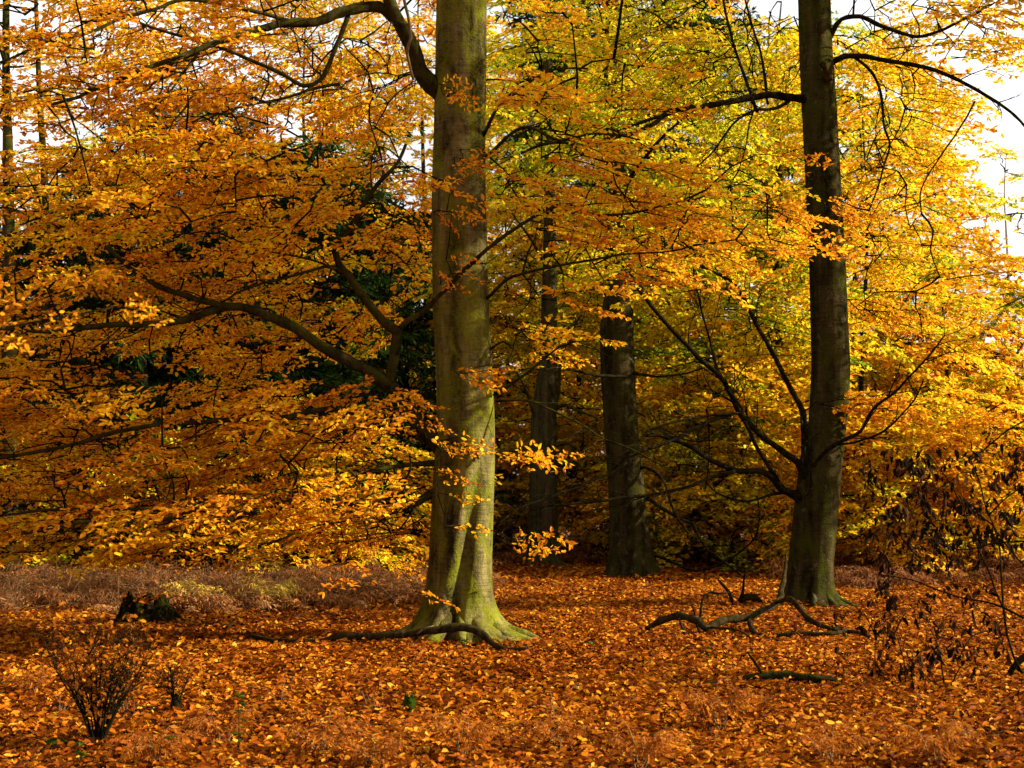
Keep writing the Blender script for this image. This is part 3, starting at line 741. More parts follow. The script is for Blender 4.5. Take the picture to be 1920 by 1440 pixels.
# ================================================================== TREES FARTHER BACK
def simple_tree(name, label, px, Y, H, w, prof, n, tint, tsd, tm, trunk_px, cat='tree', group=None, leafmat=None, bark=None, scale=(.9, 1.35), low=.3, lean=0.0, dens_bot=0.0, r0=.025, droop=.12, skel=True, xy=None):
    """trunk + crown of n boughs; prof(t) = crown radius factor at relative height t; w crown radius in m"""
    base = P(px, HY, Y); x0 = base[0]
    t = thing(name, label, cat, (x0, Y, 0), group)
    rb = trunk_px / 2 * Y / F
    hs = np.linspace(-.1, H, 10); wob = np.cumsum(R.normal(0, .05, 10)) * (H / 12)
    pts = np.stack([x0 + wob + lean * hs, Y + np.cumsum(R.normal(0, .05, 10)), hs], 1)
    pts[:2, 0] = x0; pts[:2, 1] = Y
    rad = rb * np.interp(hs / H, [0, .05, .5, 1], [1.25, 1, .62, .08])
    mb = MB(); p, _ = tube(mb, pts, rad, 12, .3, 0, knob=.03); mb.build('trunk', [bark or bark3], t)
    tt = R.uniform(0, 1, n) ** (1.0 if not dens_bot else 1 + dens_bot)
    z = low + tt * (H - low)
    rad_c = w * prof(tt) * R.uniform(.12, 1, n) ** .6
    a = R.uniform(0, 6.283, n)
    cx = np.interp(z, hs, pts[:, 0]); cy = np.interp(z, hs, pts[:, 1])
    pos = np.stack([cx + np.cos(a) * rad_c, cy + np.sin(a) * rad_c, z + R.normal(0, .15, n)], 1)
    d = np.stack([np.cos(a + R.normal(0, .4, n)), np.sin(a + R.normal(0, .4, n)), R.normal(-droop, .15, n)], 1)
    mb = MB()
    scatter_boughs(mb, tm, pos, d, R.uniform(*scale, n), R.normal(tint, tsd, n), .11 if leafmat is None else .25, .25)
    if skel: skeleton(mb, p[3:-1:2], pos, R, r0, 1, .05, .05)
    mb.build('crown', [leafmat or leafM, twigM], t)
    return t


round_p = lambda t: np.sqrt(np.clip(1 - (2 * np.clip(t, 0, 1) - .9) ** 2 * .8, .05, 1))
low_p = lambda t: np.clip(1.05 - .75 * t, .1, 1)
cone_p = lambda t: np.clip(1.0 - .93 * t, .05, 1)

# (px, Y, height, crown radius, n, tint, trunk px, label)
GB = 'yellow and orange young beeches behind the large trunks'
back = [
    (1455, 30.5, 12, 2.6, 70, .42, 30, 'slim grey trunk almost hidden behind the bare limbs of the slender beech'),
    (1625, 29, 10, 2.4, 150, .43, 14, 'golden young beech leafy to the ground just past the slender trunk'),
    (1765, 31, 6.4, 2.6, 150, .45, 14, 'orange-gold young beech under the open gap of sky'),
    (1905, 30, 5.0, 2.4, 120, .44, 12, 'low golden beech at the picture edge below the bright sky'),
    (1380, 33, 9.5, 2.6, 150, .24, 12, 'yellow-green young beech between stout trunk and slender trunk'),
    (1260, 36, 10.5, 2.8, 150, .20, 14, 'lime green beech rising beyond the stout fluted trunk'),
    (1080, 35, 10, 2.6, 130, .46, 14, 'orange-yellow young beech seen between rough oak and stout trunk'),
    (955, 34, 9, 2.4, 120, .46, 12, 'bronze young beech peeping out beside the mossy trunk'),
    (1560, 36, 13, 3.0, 170, .27, 16, 'tall yellow-green beech directly behind the slender trunk'),
    (1610, 38, 12.5, 2.4, 150, .40, 16, 'tall bright golden beech bordering the gap of sky'),
    (1430, 42, 15, 3.4, 170, .19, 18, 'tall lime-yellow beech high behind the bare fanning limbs'),
    (1150, 42, 15, 3.4, 170, .22, 18, 'tall yellow-green beech rising over the stout trunk'),
    (1000, 40, 14, 3.2, 150, .42, 18, 'tall amber beech behind the rough oak'),
    (1830, 44, 6.0, 3.2, 120, .46, 14, 'distant low golden beech beneath the pale birch'),
    (760, 33, 9, 2.6, 120, .50, 14, 'orange young beech half hidden by the mossy trunk'),
    (620, 36, 9, 2.6, 100, .38, 14, 'yellow-green beech among the dark conifers'),
    (130, 33, 8.5, 2.8, 110, .52, 14, 'orange young beech behind the two mottled trunks'),
    (-20, 31, 9, 2.8, 110, .52, 14, 'orange young beech at the darker picture edge'),
    (300, 40, 11, 3.2, 110, .42, 16, 'yellow-green beech topping the dark conifers'),
    (40, 26, 2.6, 1.6, 60, .52, 5, 'low orange sapling at the far end of the bracken'),
    (215, 25.5, 2.3, 1.5, 60, .46, 5, 'low yellow sapling behind the broken stump'),
    (390, 26.5, 2.6, 1.7, 60, .50, 5, 'low amber sapling in the middle of the bracken bed'),
    (545, 25.5, 2.2, 1.5, 56, .44, 5, 'low yellow-green sapling rising over the bracken'),
    (690, 26, 2.6, 1.6, 60, .50, 5, 'low orange sapling between bracken and mossy trunk'),
    (1095, 31.5, 3.6, 1.5, 95, .46, 5, 'low leafy beech sapling between rough oak and stout trunk'),
    (1330, 28.2, 4.2, 1.6, 130, .40, 5, 'low yellow-green beech sapling just past the stout fluted foot'),
    (1420, 29.0, 3.8, 1.5, 110, .36, 5, 'low lime beech sapling left of the slim hidden trunk'),
    (1665, 26, 3.4, 1.7, 130, .48, 5, 'low golden sapling straight behind the black wilted leaves'),
    (1860, 26, 3.0, 1.6, 120, .49, 5, 'low amber sapling at the picture edge behind the thin wilted stems'),
    (930, 32, 2.8, 1.3, 40, .46, 5, 'low bronze beech sapling hugging the mossy trunk edge'),
    (560, 46, 18, 3.0, 120, .40, 16, 'tall yellowing beech filling the sky above the tallest conifer'),
    (200, 44, 17, 3.0, 110, .46, 16, 'tall orange beech high behind the upper sprays'),
    (690, 48, 20, 3.0, 120, .40, 16, 'tall amber beech seen under the highest limb'),
    (800, 42, 17, 3.4, 150, .42, 16, 'tall yellow beech straight behind the mossy trunk'),
]
for (px, Y, H, w, n, ti, tp, lab) in back:
    simple_tree('beech_tree', lab, px, Y, H, w, low_p if H < 11 else round_p, n, ti + (.03 if px > 1580 else 0), .10, far_b if H > 4.5 else mid_b, tp, group=GB, low=.35 if H < 11 else 1.2)
# bare pale birch in the gap of sky
bt = simple_tree('birch_tree', 'slender pale birch with thin leaves against the white sky', 1885, 40, 11, 1.5, round_p, 26, .45, .05, far_b, 13, low=4, bark=bark_material('birch_bark', (.22, .19, .15), (.5, .46, .40), (.3, .28, .2), .2, 1.4, 2.5), r0=.03)
# two mottled trunks at the other edge
for px, wpx, lab in ((84, 24, 'pale mottled trunk lit in a gap of the orange leaves'), (18, 34, 'dark trunk beside the pale mottled one at the picture edge')):
    simple_tree('beech_tree', lab, px, 25.5 if wpx < 30 else 24, 13, 2.4, round_p, 26, .5, .07, mid_b, wpx, low=5, bark=bark2, scale=(1, 1.5))
# dark conifers
GC = 'dark conifers behind the orange sprays'
for (px, Y, H, w, n, lab) in [(270, 27, 7.6, 2.5, 260, 'dark green conifer behind the orange leaves past the broken stump'),
                              (440, 29, 8.2, 2.6, 280, 'dark green conifer over the brown bracken bed'),
                              (610, 30, 9.0, 2.7, 280, 'green conifer showing under the forked limb'),
                              (130, 30, 7.0, 2.4, 220, 'dark conifer beside the pale mottled trunk'),
                              (760, 33, 8.0, 2.4, 200, 'conifer mostly covered by the mossy trunk'),
                              (340, 36, 12, 2.8, 260, 'taller conifer whose top shows beneath the long high limb'),
                              (1148, 33, 16, 2.2, 260, 'tall thin conifer with its top above the stout fluted trunk')]:
    simple_tree('conifer_tree', lab, px, Y, H, w, cone_p if H < 14 else (lambda t: np.clip(1 - .6 * t, .1, 1)), n, .42 if px < 560 else .7, .12, needle_b, 20, group=GC, leafmat=needleM, bark=bark4, low=.2 if H < 14 else 9, droop=.1, scale=(.8, 1.3), r0=.02)

# the far wood that closes the view
fw = MB()
n = 1700
x = R.uniform(-42, 42, n); y = R.uniform(56, 92, n)
hmax = 12 + 3 * np.sin(x * .31) + 2 * np.sin(x * .77 + 1)
hmax = np.where((x > 17) & (x < 42), 5.0, hmax)
z = .5 + R.uniform(0, 1, n) ** .9 * hmax
a = R.uniform(0, 6.283, n)
tint = np.clip(.42 + .10 * np.sin(x * .25) + R.normal(0, .07, n), 0, 1)
scatter_boughs(fw, far_big, np.stack([x, y, z], 1), np.stack([np.cos(a), np.sin(a), R.normal(-.1, .15, n)], 1), R.uniform(.8, 1.4, n), tint, .07, .3)
# the same wood goes on around the clearing: behind the viewer, along both sides (lower towards the sun)
n = 900
side = R.integers(0, 4, n)
x = np.where(side < 2, R.uniform(-42, 42, n), np.where(side == 2, R.uniform(-48, -22, n), R.uniform(30, 50, n)))
y = np.where(side < 2, R.uniform(-34, -9, n), R.uniform(-12, 58, n))
hm = np.where(side == 3, 9, 17)
z = .5 + R.uniform(0, 1, n) * hm
a = R.uniform(0, 6.283, n)
scatter_boughs(fw, far_big, np.stack([x, y, z], 1), np.stack([np.cos(a), np.sin(a), R.normal(-.1, .15, n)], 1), R.uniform(1.0, 1.7, n), np.clip(R.normal(.5, .1, n), 0, 1), .07, .3)
for k in range(40):
    xx, yy = (R.uniform(-40, 40), R.uniform(-34, -10)) if k < 26 else (R.uniform(-46, -24), R.uniform(-10, 56))
    tube(fw, [(xx, yy, -.1), (xx + R.normal(0, .2), yy, 6), (xx + R.normal(0, .4), yy, 13)], [.28, .2, .06], 7, 1.5, 1)
for k in range(60):
    xx, yy = R.uniform(-40, 40), R.uniform(56, 90)
    tube(fw, [(xx, yy, -.1), (xx + R.normal(0, .2), yy, 4), (xx + R.normal(0, .4), yy, 9 if not 15 < xx < 40 else 6)], [.2, .16, .06], 7, 1.5, 1)
tag(fw.build('far_wood', [leafM, twigM]), 'far yellow and green woodland closing the view between the trunks', 'woodland', kind='stuff')

# ================================================================== BRACKEN
def frond(rng, L=.8, pale=0.0, np_=13, arch=.8):
    mb = MB()
    s = np.linspace(0, 1, 9)
    main = np.stack([L * (.75 * s ** 1.2), np.cumsum(rng.normal(0, .012, 9)), L * (arch * s - (arch * .95) * s ** 2.2)], 1)
    tube(mb, main, .0045 * (1.1 - s), 3, L / 8, 1, cap=False)
    B, D, W, LL = [], [], [], []
    for i in range(np_):
        t = .22 + .76 * i / np_
        p = np.array([np.interp(t, s, main[:, k]) for k in range(3)])
        for sg in (-1, 1):
            l = L * .32 * (1.05 - t) * rng.uniform(.7, 1.2)
            d = np.array([.45, sg, rng.uniform(-.9, .05)])
            for q in (0, .33, .62):
                B.append(p + unit(d) * l * q); D.append(d + rng.normal(0, .35, 3)); LL.append(l * .5); W.append(l * .16 * (1.2 - q))
    B, D = np.array(B), np.array(D); n = len(B)
    V, Fq, k = leaf_geo(B, D, rng.normal(0, .5, (n, 3)) + [0, 0, 1], np.array(LL), np.array(W), np.zeros(n), rng.uniform(-.1, .7, n), 1)
    mb.add(V, Fq, 0, rng.normal(0, 1, n), False)
    return mb.arrays()


fronds = [frond(np.random.default_rng(700 + k), .85) for k in range(6)]
upfr = [frond(np.random.default_rng(720 + k), .7, 0, 13, 1.25) for k in range(4)]


def frond_patch(mb, tm, x0, x1, y0, y1, n, tint, sc=(.8, 1.45), edge=None):
    x = R.uniform(x0, x1, n); y = R.uniform(y0, y1, n)
    if edge is not None:
        k = edge(x, y); x, y = x[k], y[k]
    a = R.uniform(0, 6.283, len(x))
    scatter_boughs(mb, tm, np.stack([x, y, ground_h(x, y) + .0], 1), np.stack([np.cos(a), np.sin(a), R.normal(0, .12, len(x))], 1), R.uniform(*sc, len(x)), R.normal(tint, .12, len(x)), .12, .3)


bk = MB()
frond_patch(bk, fronds, -9.5, -.6, 17.6, 26, 1500, .42, edge=lambda x, y: y > 17.9 + .5 * np.sin(x * 1.9) + np.clip((x + 2.2) * 1.6, 0, 9))
frond_patch(bk, upfr, -8.5, -1.5, 17.3, 19.2, 110, .75, sc=(.5, 1.0), edge=lambda x, y: y > 17.4 + .5 * np.sin(x * 1.9) + np.clip((x + 2.2) * 1.6, 0, 9))
for _ in range(420):                                # tangle of pale dead stalks
    xx, yy = R.uniform(-9, -1.2), R.uniform(17.4, 21.5)
    if yy < 17.5 + .4 * math.sin(xx * 1.9) + max(0, (xx + 2.2) * 1.6): continue
    a = R.uniform(0, 6.28); l = R.uniform(.3, .9); hh = R.uniform(.1, .6)
    tube(bk, [(xx, yy, 0), (xx + math.cos(a) * l * .4, yy + math.sin(a) * l * .4, hh), (xx + math.cos(a) * l, yy + math.sin(a) * l, hh * R.uniform(.1, .8))], [.004, .0035, .002], 3, .15, 1, cap=False)
tag(bk.build('bracken_bed', [dryM, stalkM]), 'tangled bed of dead brown bracken beneath the orange sprays', 'bracken', kind='stuff')
bk = MB()
frond_patch(bk, fronds, -.8, 5.2, 28.5, 34, 420, .30)
frond_patch(bk, fronds, 4.6, 12.5, 21.5, 29, 800, .28, edge=lambda x, y: y > 22.2 + .4 * np.sin(x * 2.1))
tag(bk.build('bracken_bed', [dryM, stalkM]), 'reddish dead bracken growing behind the slender and the stout trunk', 'bracken', kind='stuff')


def fern(label, px, py, H, n, leafmat, tint, name='fern', group=None, tm=upfr, cat='fern', sc=1.0):
    b = P(px, py, gY(py)); b[2] = 0
    t = thing(name, label, cat, b, group)
    mb = MB()
    a = np.linspace(0, 6.28, n, endpoint=False) + R.normal(0, .3, n)
    pos = np.tile(b, (n, 1)) + np.stack([np.cos(a) * .03, np.sin(a) * .03, np.zeros(n)], 1)
    scatter_boughs(mb, tm, pos, np.stack([np.cos(a), np.sin(a), R.uniform(.0, .5, n)], 1), R.uniform(.8, 1.15, n) * H / .6, R.normal(tint, .1, n), .15, .3)
    mb.build('fronds', [leafmat, stalkM], t)
    return t


fern('yellow fern frond upright in the brown bracken above the stump', 358, 1146, .62, 9, yfernM, .7)
fern('pale yellow fern among the brown bracken halfway to the mossy trunk', 512, 1142, .66, 8, yfernM, .5)
fern('small green fern at the front edge of the bracken', 575, 1128, .30, 5, greenM, .9)
GF = 'dry ferns standing in the fallen leaves at the front'
for px, py, h, lab in [(420, 1395, .36, 'feathery brown fern beside the mossy stone'), (610, 1420, .40, 'rusty fern on the leaves beyond the mossy stub'), (700, 1440, .35, 'rusty fern at the bottom edge below the fallen branch'),
                       (865, 1420, .42, 'wispy rust fern straight below the mossy trunk'), (1050, 1400, .30, 'small rust fern beside the pale dry stalks'), (1350, 1365, .46, 'tall golden brown fern in front of the short log'),
                       (1200, 1440, .40, 'rust fern at the bottom edge below the forked branch'), (1560, 1430, .36, 'rust fern at the bottom edge below the short log'), (1750, 1440, .42, 'dark rust fern at the bottom edge below the wilted sapling'),
                       (60, 1300, .30, 'thin brown fern beyond the bare shrub'), (300, 1440, .36, 'brown fern at the bottom edge below the bare shrub')]:
    fern(lab, px, py, h, 9, rustM, .5, 'dry_fern', GF, upfr)

# ================================================================== FALLEN WOOD, STUMP, STONES
def ground_tube(mb, path, Ys, widths, rng=R, segs=10, knob=.07, mat=0):
    pts = np.stack([P(px, py, Y) for (px, py), Y in zip(path, Ys)]) + np.array([0, 0, .02])
    r = np.array(widths) / 2 * np.array(Ys) / F
    return tube(mb, pts, r, segs, .05, mat, wob=.006, knob=knob, rng=rng)


p1 = [(467, 1194), (500, 1202), (550, 1205), (600, 1205), (640, 1198), (700, 1198), (775, 1191), (825, 1184), (870, 1180), (905, 1194), (930, 1215), (960, 1224), (992, 1217)]
b = P(720, 1200, 14.4); b[2] = 0
fb = thing('fallen_branch', 'long mossy fallen branch lying across the foot of the large mossy beech', 'branch', b)
mb = MB(); ground_tube(mb, p1, [14.6, 14.5, 14.4, 14.35, 14.3, 14.25, 14.2, 14.15, 14.1, 14.0, 13.8, 13.65, 13.6], [7, 9, 9, 8, 14, 14, 14, 15, 15, 14, 12, 10, 5])
mb.build('stem', [deadM], fb)
mb = MB(); ground_tube(mb, [(783, 1192), (795, 1180), (812, 1176)], [14.15, 14.1, 14.1], [4, 3, 2], segs=6); mb.build('twig', [vineM], fb)
mb = MB(); ground_tube(mb, [(425, 1214), (445, 1216), (466, 1214)], [14.0, 13.95, 14.0], [5, 9, 4]); tag(mb.build('broken_stick', [deadM]), 'short dark broken stick lying left of the long fallen branch', 'stick')
mb = MB(); ground_tube(mb, [(420, 1184), (430, 1176), (437, 1170)], [15.7, 15.7, 15.8], [5, 6, 4]); tag(mb.build('broken_stick', [deadM]), 'tiny dark stick on the leaves between stump and fallen branch', 'stick')

b = P(1420, 1190, 15.3); b[2] = 0
fb = thing('fallen_branch', 'big forked fallen branch arching over the leaves before the slender beech', 'branch', b)
for nm, path, Ys, ws, mt in [
    ('stem', [(1212, 1183), (1240, 1167), (1275, 1159), (1300, 1163), (1318, 1178), (1326, 1183), (1345, 1170), (1370, 1163), (1402, 1160), (1435, 1146), (1460, 1130), (1467, 1100), (1472, 1070), (1474, 1040)],
     [15.6, 15.5, 15.4, 15.3, 15.2, 15.2, 15.3, 15.4, 15.5, 15.7, 15.9, 16.1, 16.3, 16.4], [9, 14, 15, 16, 14, 12, 15, 15, 14, 12, 12, 11, 7, 3], deadM),
    ('branch', [(1458, 1132), (1470, 1129), (1485, 1127), (1500, 1145), (1520, 1165), (1550, 1180), (1580, 1186), (1610, 1188), (1635, 1200), (1672, 1213)], [15.85, 15.6, 15.4, 15.2, 15.0, 14.8, 14.8, 14.7, 14.5, 14.2], [7, 9, 10, 11, 11, 9, 9, 6, 6, 3], deadM),
    ('branch', [(1405, 1160), (1412, 1185), (1430, 1197), (1460, 1195), (1510, 1191), (1560, 1192), (1590, 1182)], [15.5, 15.1, 14.9, 14.8, 14.75, 14.7, 14.8], [9, 11, 10, 8, 9, 8, 5], deadM),
    ('branch', [(1305, 1172), (1315, 1155), (1317, 1130), (1332, 1114), (1355, 1116), (1385, 1112)], [15.3, 15.3, 15.3, 15.4, 15.4, 15.5], [7, 5, 4.5, 4, 3, 2], twigM),
    ('branch', [(1326, 1181), (1345, 1181), (1375, 1183), (1395, 1190), (1415, 1206)], [15.2, 15.0, 14.8, 14.7, 14.5], [5, 5, 4, 4, 3], deadM),
    ('twig', [(1306, 1175), (1312, 1190), (1312, 1212)], [15.2, 15.1, 14.4], [6, 5, 3], twigM),
    ('twig', [(1306, 1165), (1300, 1150), (1296, 1138)], [15.3, 15.3, 15.3], [3, 2.5, 2], twigM),
    ('twig', [(1445, 1198), (1458, 1205), (1472, 1212)], [14.8, 14.5, 14.3], [6, 5, 3], deadM),
    ('twig', [(1270, 1158), (1278, 1175), (1285, 1193)], [15.4, 15.2, 15.0], [4, 5, 8], deadM),
    ('twig', [(1580, 1184), (1585, 1196), (1584, 1203)], [14.8, 14.7, 14.5], [7, 6, 4], deadM),
    ('twig', [(1662, 1208), (1680, 1185), (1690, 1165), (1700, 1150)], [14.3, 14.3, 14.3, 14.3], [4, 3, 2.5, 2], twigM),
]:
    mb = MB(); ground_tube(mb, path, Ys, ws, segs=10 if ws[1] > 6 else 6); mb.build(nm, [mt], fb)

b = P(1470, 1282, 11.5); b[2] = 0
lg = thing('fallen_log', 'short rotten mossy log with one upright twig lying in the leaves', 'log', b)
mb = MB(); ground_tube(mb, [(1385, 1279), (1410, 1273), (1450, 1272), (1500, 1274), (1545, 1278), (1570, 1280)], [11.6, 11.6, 11.6, 11.55, 11.5, 11.5], [8, 14, 17, 17, 14, 6], knob=.1); mb.build('stem', [stumpM], lg)
mb = MB(); ground_tube(mb, [(1430, 1270), (1418, 1250), (1402, 1227)], [11.6, 11.6, 11.65], [7, 5, 3.5], segs=7); mb.build('twig', [twigM], lg)
b = P(1398, 1128, gY(1134)); b[2] = 0
lg = thing('broken_snag', 'low crumbling snag with a thin upright spike near the slender beech', 'snag', b)
Ys = gY(1134)
mb = MB(); ground_tube(mb, [(1385, 1132), (1400, 1122), (1415, 1124), (1428, 1131)], [Ys] * 4, [10, 16, 14, 6], knob=.15); mb.build('stem', [stumpM], lg)
mb = MB(); ground_tube(mb, [(1388, 1130), (1393, 1110), (1396, 1085), (1397, 1070)], [Ys] * 4, [10, 6, 4, 2], segs=7); mb.build('spike', [twigM], lg)
mb = MB(); ground_tube(mb, [(1373, 1132), (1366, 1112), (1352, 1096), (1345, 1088)], [Ys] * 4, [8, 6, 5, 3], segs=7); tag(mb.build('broken_stick', [deadM]), 'leaning grey stick stuck in the leaves beside the crumbling snag', 'stick')
b = P(1900, 1275, gY(1275)); b[2] = 0
Yr = gY(1275)
lg = thing('broken_root', 'dark upturned root poking in at the picture edge under the wilted sapling', 'root', b)
for path, ws in (([(1886, 1276), (1898, 1262), (1912, 1245), (1935, 1228)], [9, 13, 14, 16]), ([(1905, 1255), (1925, 1270), (1950, 1276)], [10, 9, 8]), ([(1900, 1268), (1880, 1278), (1850, 1284)], [6, 5, 3])):
    mb = MB(); ground_tube(mb, path, [Yr] * len(path), ws, segs=8, knob=.12); mb.build('root_arm', [stumpM], lg)

# stump
def stump(px0, px1, ytop, ybase, label):
    Y = gY(ybase); b = P((px0 + px1) / 2, ybase, Y); b[2] = 0
    rr0 = (px1 - px0) / 2 * Y / F; H = (ybase - ytop) * Y / F
    rng = np.random.default_rng(5)
    segs = 90; th = np.linspace(0, 6.2832, segs, endpoint=False)
    rim = H * (.78 + .22 * np.cos(th * 3 + 1) * .6 + rng.normal(0, .10, segs)); rim = np.clip((rim + np.roll(rim, 1)) / 2, .3 * H, 1.12 * H)
    rows = []
    for k, s in enumerate(np.linspace(0, 1, 9)):
        r = rr0 * (1.12 - .38 * s ** .7) * (1 + .07 * np.cos(th * 5 + 1) * (1 - s) + .05 * np.cos(th * 11) + rng.normal(0, .03, segs))
        rows.append(np.stack([b[0] + r * np.cos(th), Y + r * np.sin(th), -.04 + (rim + .04) * s], 1))
    for s, f in ((.9, .84), (.55, .70), (.3, .5), (.25, .02)):
        r = rr0 * .74 * f * (1 + rng.normal(0, .05, segs))
        rows.append(np.stack([b[0] + r * np.cos(th), Y + r * np.sin(th), rim * s + rng.normal(0, .01, segs)], 1))
    t = thing('tree_stump', label, 'stump', b)
    mb = MB(); mb.add(np.vstack(rows), grid_faces(len(rows), segs)); mb.build('stem', [stumpM], t)
    for a in (.4, 2.6, 4.2, 5.4):
        mb = MB(); tube(mb, [(b[0] + rr0 * .8 * math.cos(a), Y + rr0 * .8 * math.sin(a), .09), (b[0] + rr0 * 1.15 * math.cos(a), Y + rr0 * 1.15 * math.sin(a), .03), (b[0] + rr0 * 1.5 * math.cos(a + .2), Y + rr0 * 1.5 * math.sin(a + .2), -.03)], [.07, .05, .02], 8, .05, 0, knob=.1)
        mb.build('root', [stumpM], t)
    mb = MB(); n = 160
    a = rng.uniform(0, 6.28, n); r = rr0 * .74 * np.sqrt(rng.uniform(.2, 1.1, n))
    V, Fq, k = leaf_geo(np.stack([b[0] + r * np.cos(a), Y + r * np.sin(a), H * rng.uniform(.55, .85, n)], 1), rng.normal(0, 1, (n, 3)), rng.normal(0, .5, (n, 3)) + [0, 0, 1], rng.uniform(.04, .09, n), rng.uniform(.02, .05, n), np.full(n, .2), np.full(n, .1), 2)
    mb.add(V, Fq, 0, np.repeat(rng.uniform(.1, .9, n), k), False)
    tag(mb.build('fallen_leaves', [litterM]), 'fallen leaves and scraps lodged in the hollow of the broken stump', 'leaves', kind='stuff')
    return t


stump(222, 326, 1108, 1166, 'jagged dark rotten stump at the edge of the bracken')


def mound(name, label, cat, px, py, wpx, hpx, mat, seed, sq=1.0):
    Y = gY(py); b = P(px, py, Y); b[2] = 0
    rng = np.random.default_rng(seed)
    u = np.linspace(0, math.pi / 2, 10); th = np.linspace(0, 6.2832, 28, endpoint=False)
    U, T = np.meshgrid(u, th, indexing='ij')
    k = 1 + .18 * smooth_noise(T, U * 2, rng, 5, 1.5) + rng.normal(0, .035, U.shape)
    w = wpx / 2 * Y / F; h = hpx * Y / F
    V = np.stack([b[0] + w * np.cos(U) * np.cos(T) * k, Y + w * .8 * np.cos(U) * np.sin(T) * k, -.02 + (h + .02) * np.sin(U) ** sq * k], -1)
    mb = MB(); mb.add(V.reshape(-1, 3), grid_faces(10, 28))
    return tag(mb.build(name, [mat]), label, cat)


mound('mossy_stone', 'round moss-covered stone beside the bare shrub, nearest the bottom edge', 'stone', 275, 1415, 62, 24, mossM, 1)
mound('mossy_stone', 'small flat mossy stone tucked behind the shrub foot', 'stone', 105, 1395, 44, 12, mossM, 2)
mound('mossy_stone', 'dark low mossy stone just past the round mossy one', 'stone', 318, 1396, 46, 15, mossM, 3)
# little mossy stub
Y = gY(1334); b = P(767, 1334, Y); b[2] = 0
mb = MB(); tube(mb, [b + [0, 0, -.03], b + [0, 0, .03], b + [.004, 0, .07], b + [.006, 0, .095]], [.05, .041, .038, .036], 14, .02, 0, knob=.12)
for a in np.linspace(0, 6, 7):
    q = b + np.array([math.cos(a) * .027, math.sin(a) * .027, .06])
    tube(mb, [q, q + [.002, 0, R.uniform(.03, .05)], q + [R.normal(0, .006), 0, R.uniform(.055, .095)]], [.013, .009, .002], 5, .02, 0, knob=.15)
tag(mb.build('mossy_stub', [mossM]), 'stubby mossy cut stem standing in the leaves below the long fallen branch', 'stub')

# ================================================================== SHRUB, SAPLINGS, GRASSES
def shrub(label, px, py, H, n, spread, tint):
    Y = gY(py); b = P(px, py, Y); b[2] = 0
    t = thing('bare_shrub', label, 'shrub', b)
    mb = MB(); B, D = [], []
    for k in range(n):
        a = R.uniform(0, 6.28); s = R.uniform(.25, 1) * spread; h = H * R.uniform(.65, 1)
        p0 = b + np.array([math.cos(a) * .03, math.sin(a) * .03, -.02])
        p = [p0, b + [math.cos(a) * s * .35, math.sin(a) * s * .35, h * .35], b + [math.cos(a) * s * .75, math.sin(a) * s * .75, h * .72], b + [math.cos(a) * s, math.sin(a) * s, h]]
        q, _ = tube(mb, p, [.0065, .0048, .003, .001], 5, .06, 0, wob=.009, cap=False)
        for m in range(15):
            i = R.integers(len(q) // 3, len(q)); e = q[i] + np.array([R.normal(0, .09), R.normal(0, .09), R.uniform(.03, .15)])
            tube(mb, [q[i], (q[i] + e) / 2 + R.normal(0, .01, 3), e], [.003, .002, .001], 3, .06, 0, cap=False)
            for _ in range(R.integers(0, 3)): B.append(e + R.normal(0, .03, 3)); D.append(R.normal(0, 1, 3))
    tube(mb, [b + [0, 0, -.05], b + [0, 0, .04], b + [0, 0, .10]], [.045, .04, .02], 9, .03, 0, knob=.1)
    mb.build('stems', [twigM], t)
    B, D = np.array(B), np.array(D); n = len(B)
    V, Fq, k = leaf_geo(B, D, R.normal(0, .6, (n, 3)) + [0, 0, 1], R.uniform(.02, .055, n), R.uniform(.012, .034, n), R.uniform(0, .4, n), R.uniform(0, .4, n), 2)
    lm = MB(); lm.add(V, Fq, 0, np.repeat(np.clip(R.normal(tint, .14, n), 0, 1), k), False)
    lm.build('leaves', [leafM], t)
    return t


shrub('bushy bare shrub with dark twigs and a few brown leaves near the bottom corner', 185, 1392, .74, 30, .38, .93)
shrub('small twiggy seedling shrub standing beyond the mossy stone', 330, 1330, .30, 7, .16, .84)


def sapling(name, label, stems, Y, ndense, px0, px1, py0, py1):
    b = P(*stems[0][0][0], Y)
    t = thing(name, label, 'sapling', (b[0], Y, 0))
    allp = []
    for path, Y0, Y1_, w0, w1 in stems:
        pts, r = limb_pts(path, Y0, Y1_, w0, w1)
        mb = MB(); p, _ = tube(mb, pts, r * .62, 7, .06, 0, wob=.006, knob=.06); mb.build('stem', [twigM], t); allp.append(p[2:-2])
    A = np.vstack(allp)
    # clusters of drooping leaves on short twigs
    n = ndense
    ppx, ppy = R.uniform(px0, px1, n), R.uniform(py0, py1, n)
    YY = Y + R.normal(0, .5, n)
    pos = np.stack([P(a, c, Y) for a, c in zip(ppx, ppy)]); pos[:, 1] = YY
    pos = pos[pos[:, 2] > .06]
    mb = MB(); skeleton(mb, A[::3], pos, R, .0045, 1, .04, .006)
    B, D = [], []
    for p in pos:
        for _ in range(R.integers(3, 7)):
            B.append(p + R.normal(0, .03, 3)); D.append(np.array([R.normal(0, .45), R.normal(0, .45), -1]))
    B, D = np.array(B), np.array(D); m = len(B)
    V, Fq, k = leaf_geo(B, D, R.normal(0, 1, (m, 3)), R.uniform(.045, .10, m), R.uniform(.018, .04, m), R.uniform(.1, .6, m), R.uniform(-.2, .5, m), 2)
    mb.add(V, Fq, 0, np.repeat(R.uniform(0, 1, m), k), False)
    mb.build('leaves', [wiltM, twigM], t)


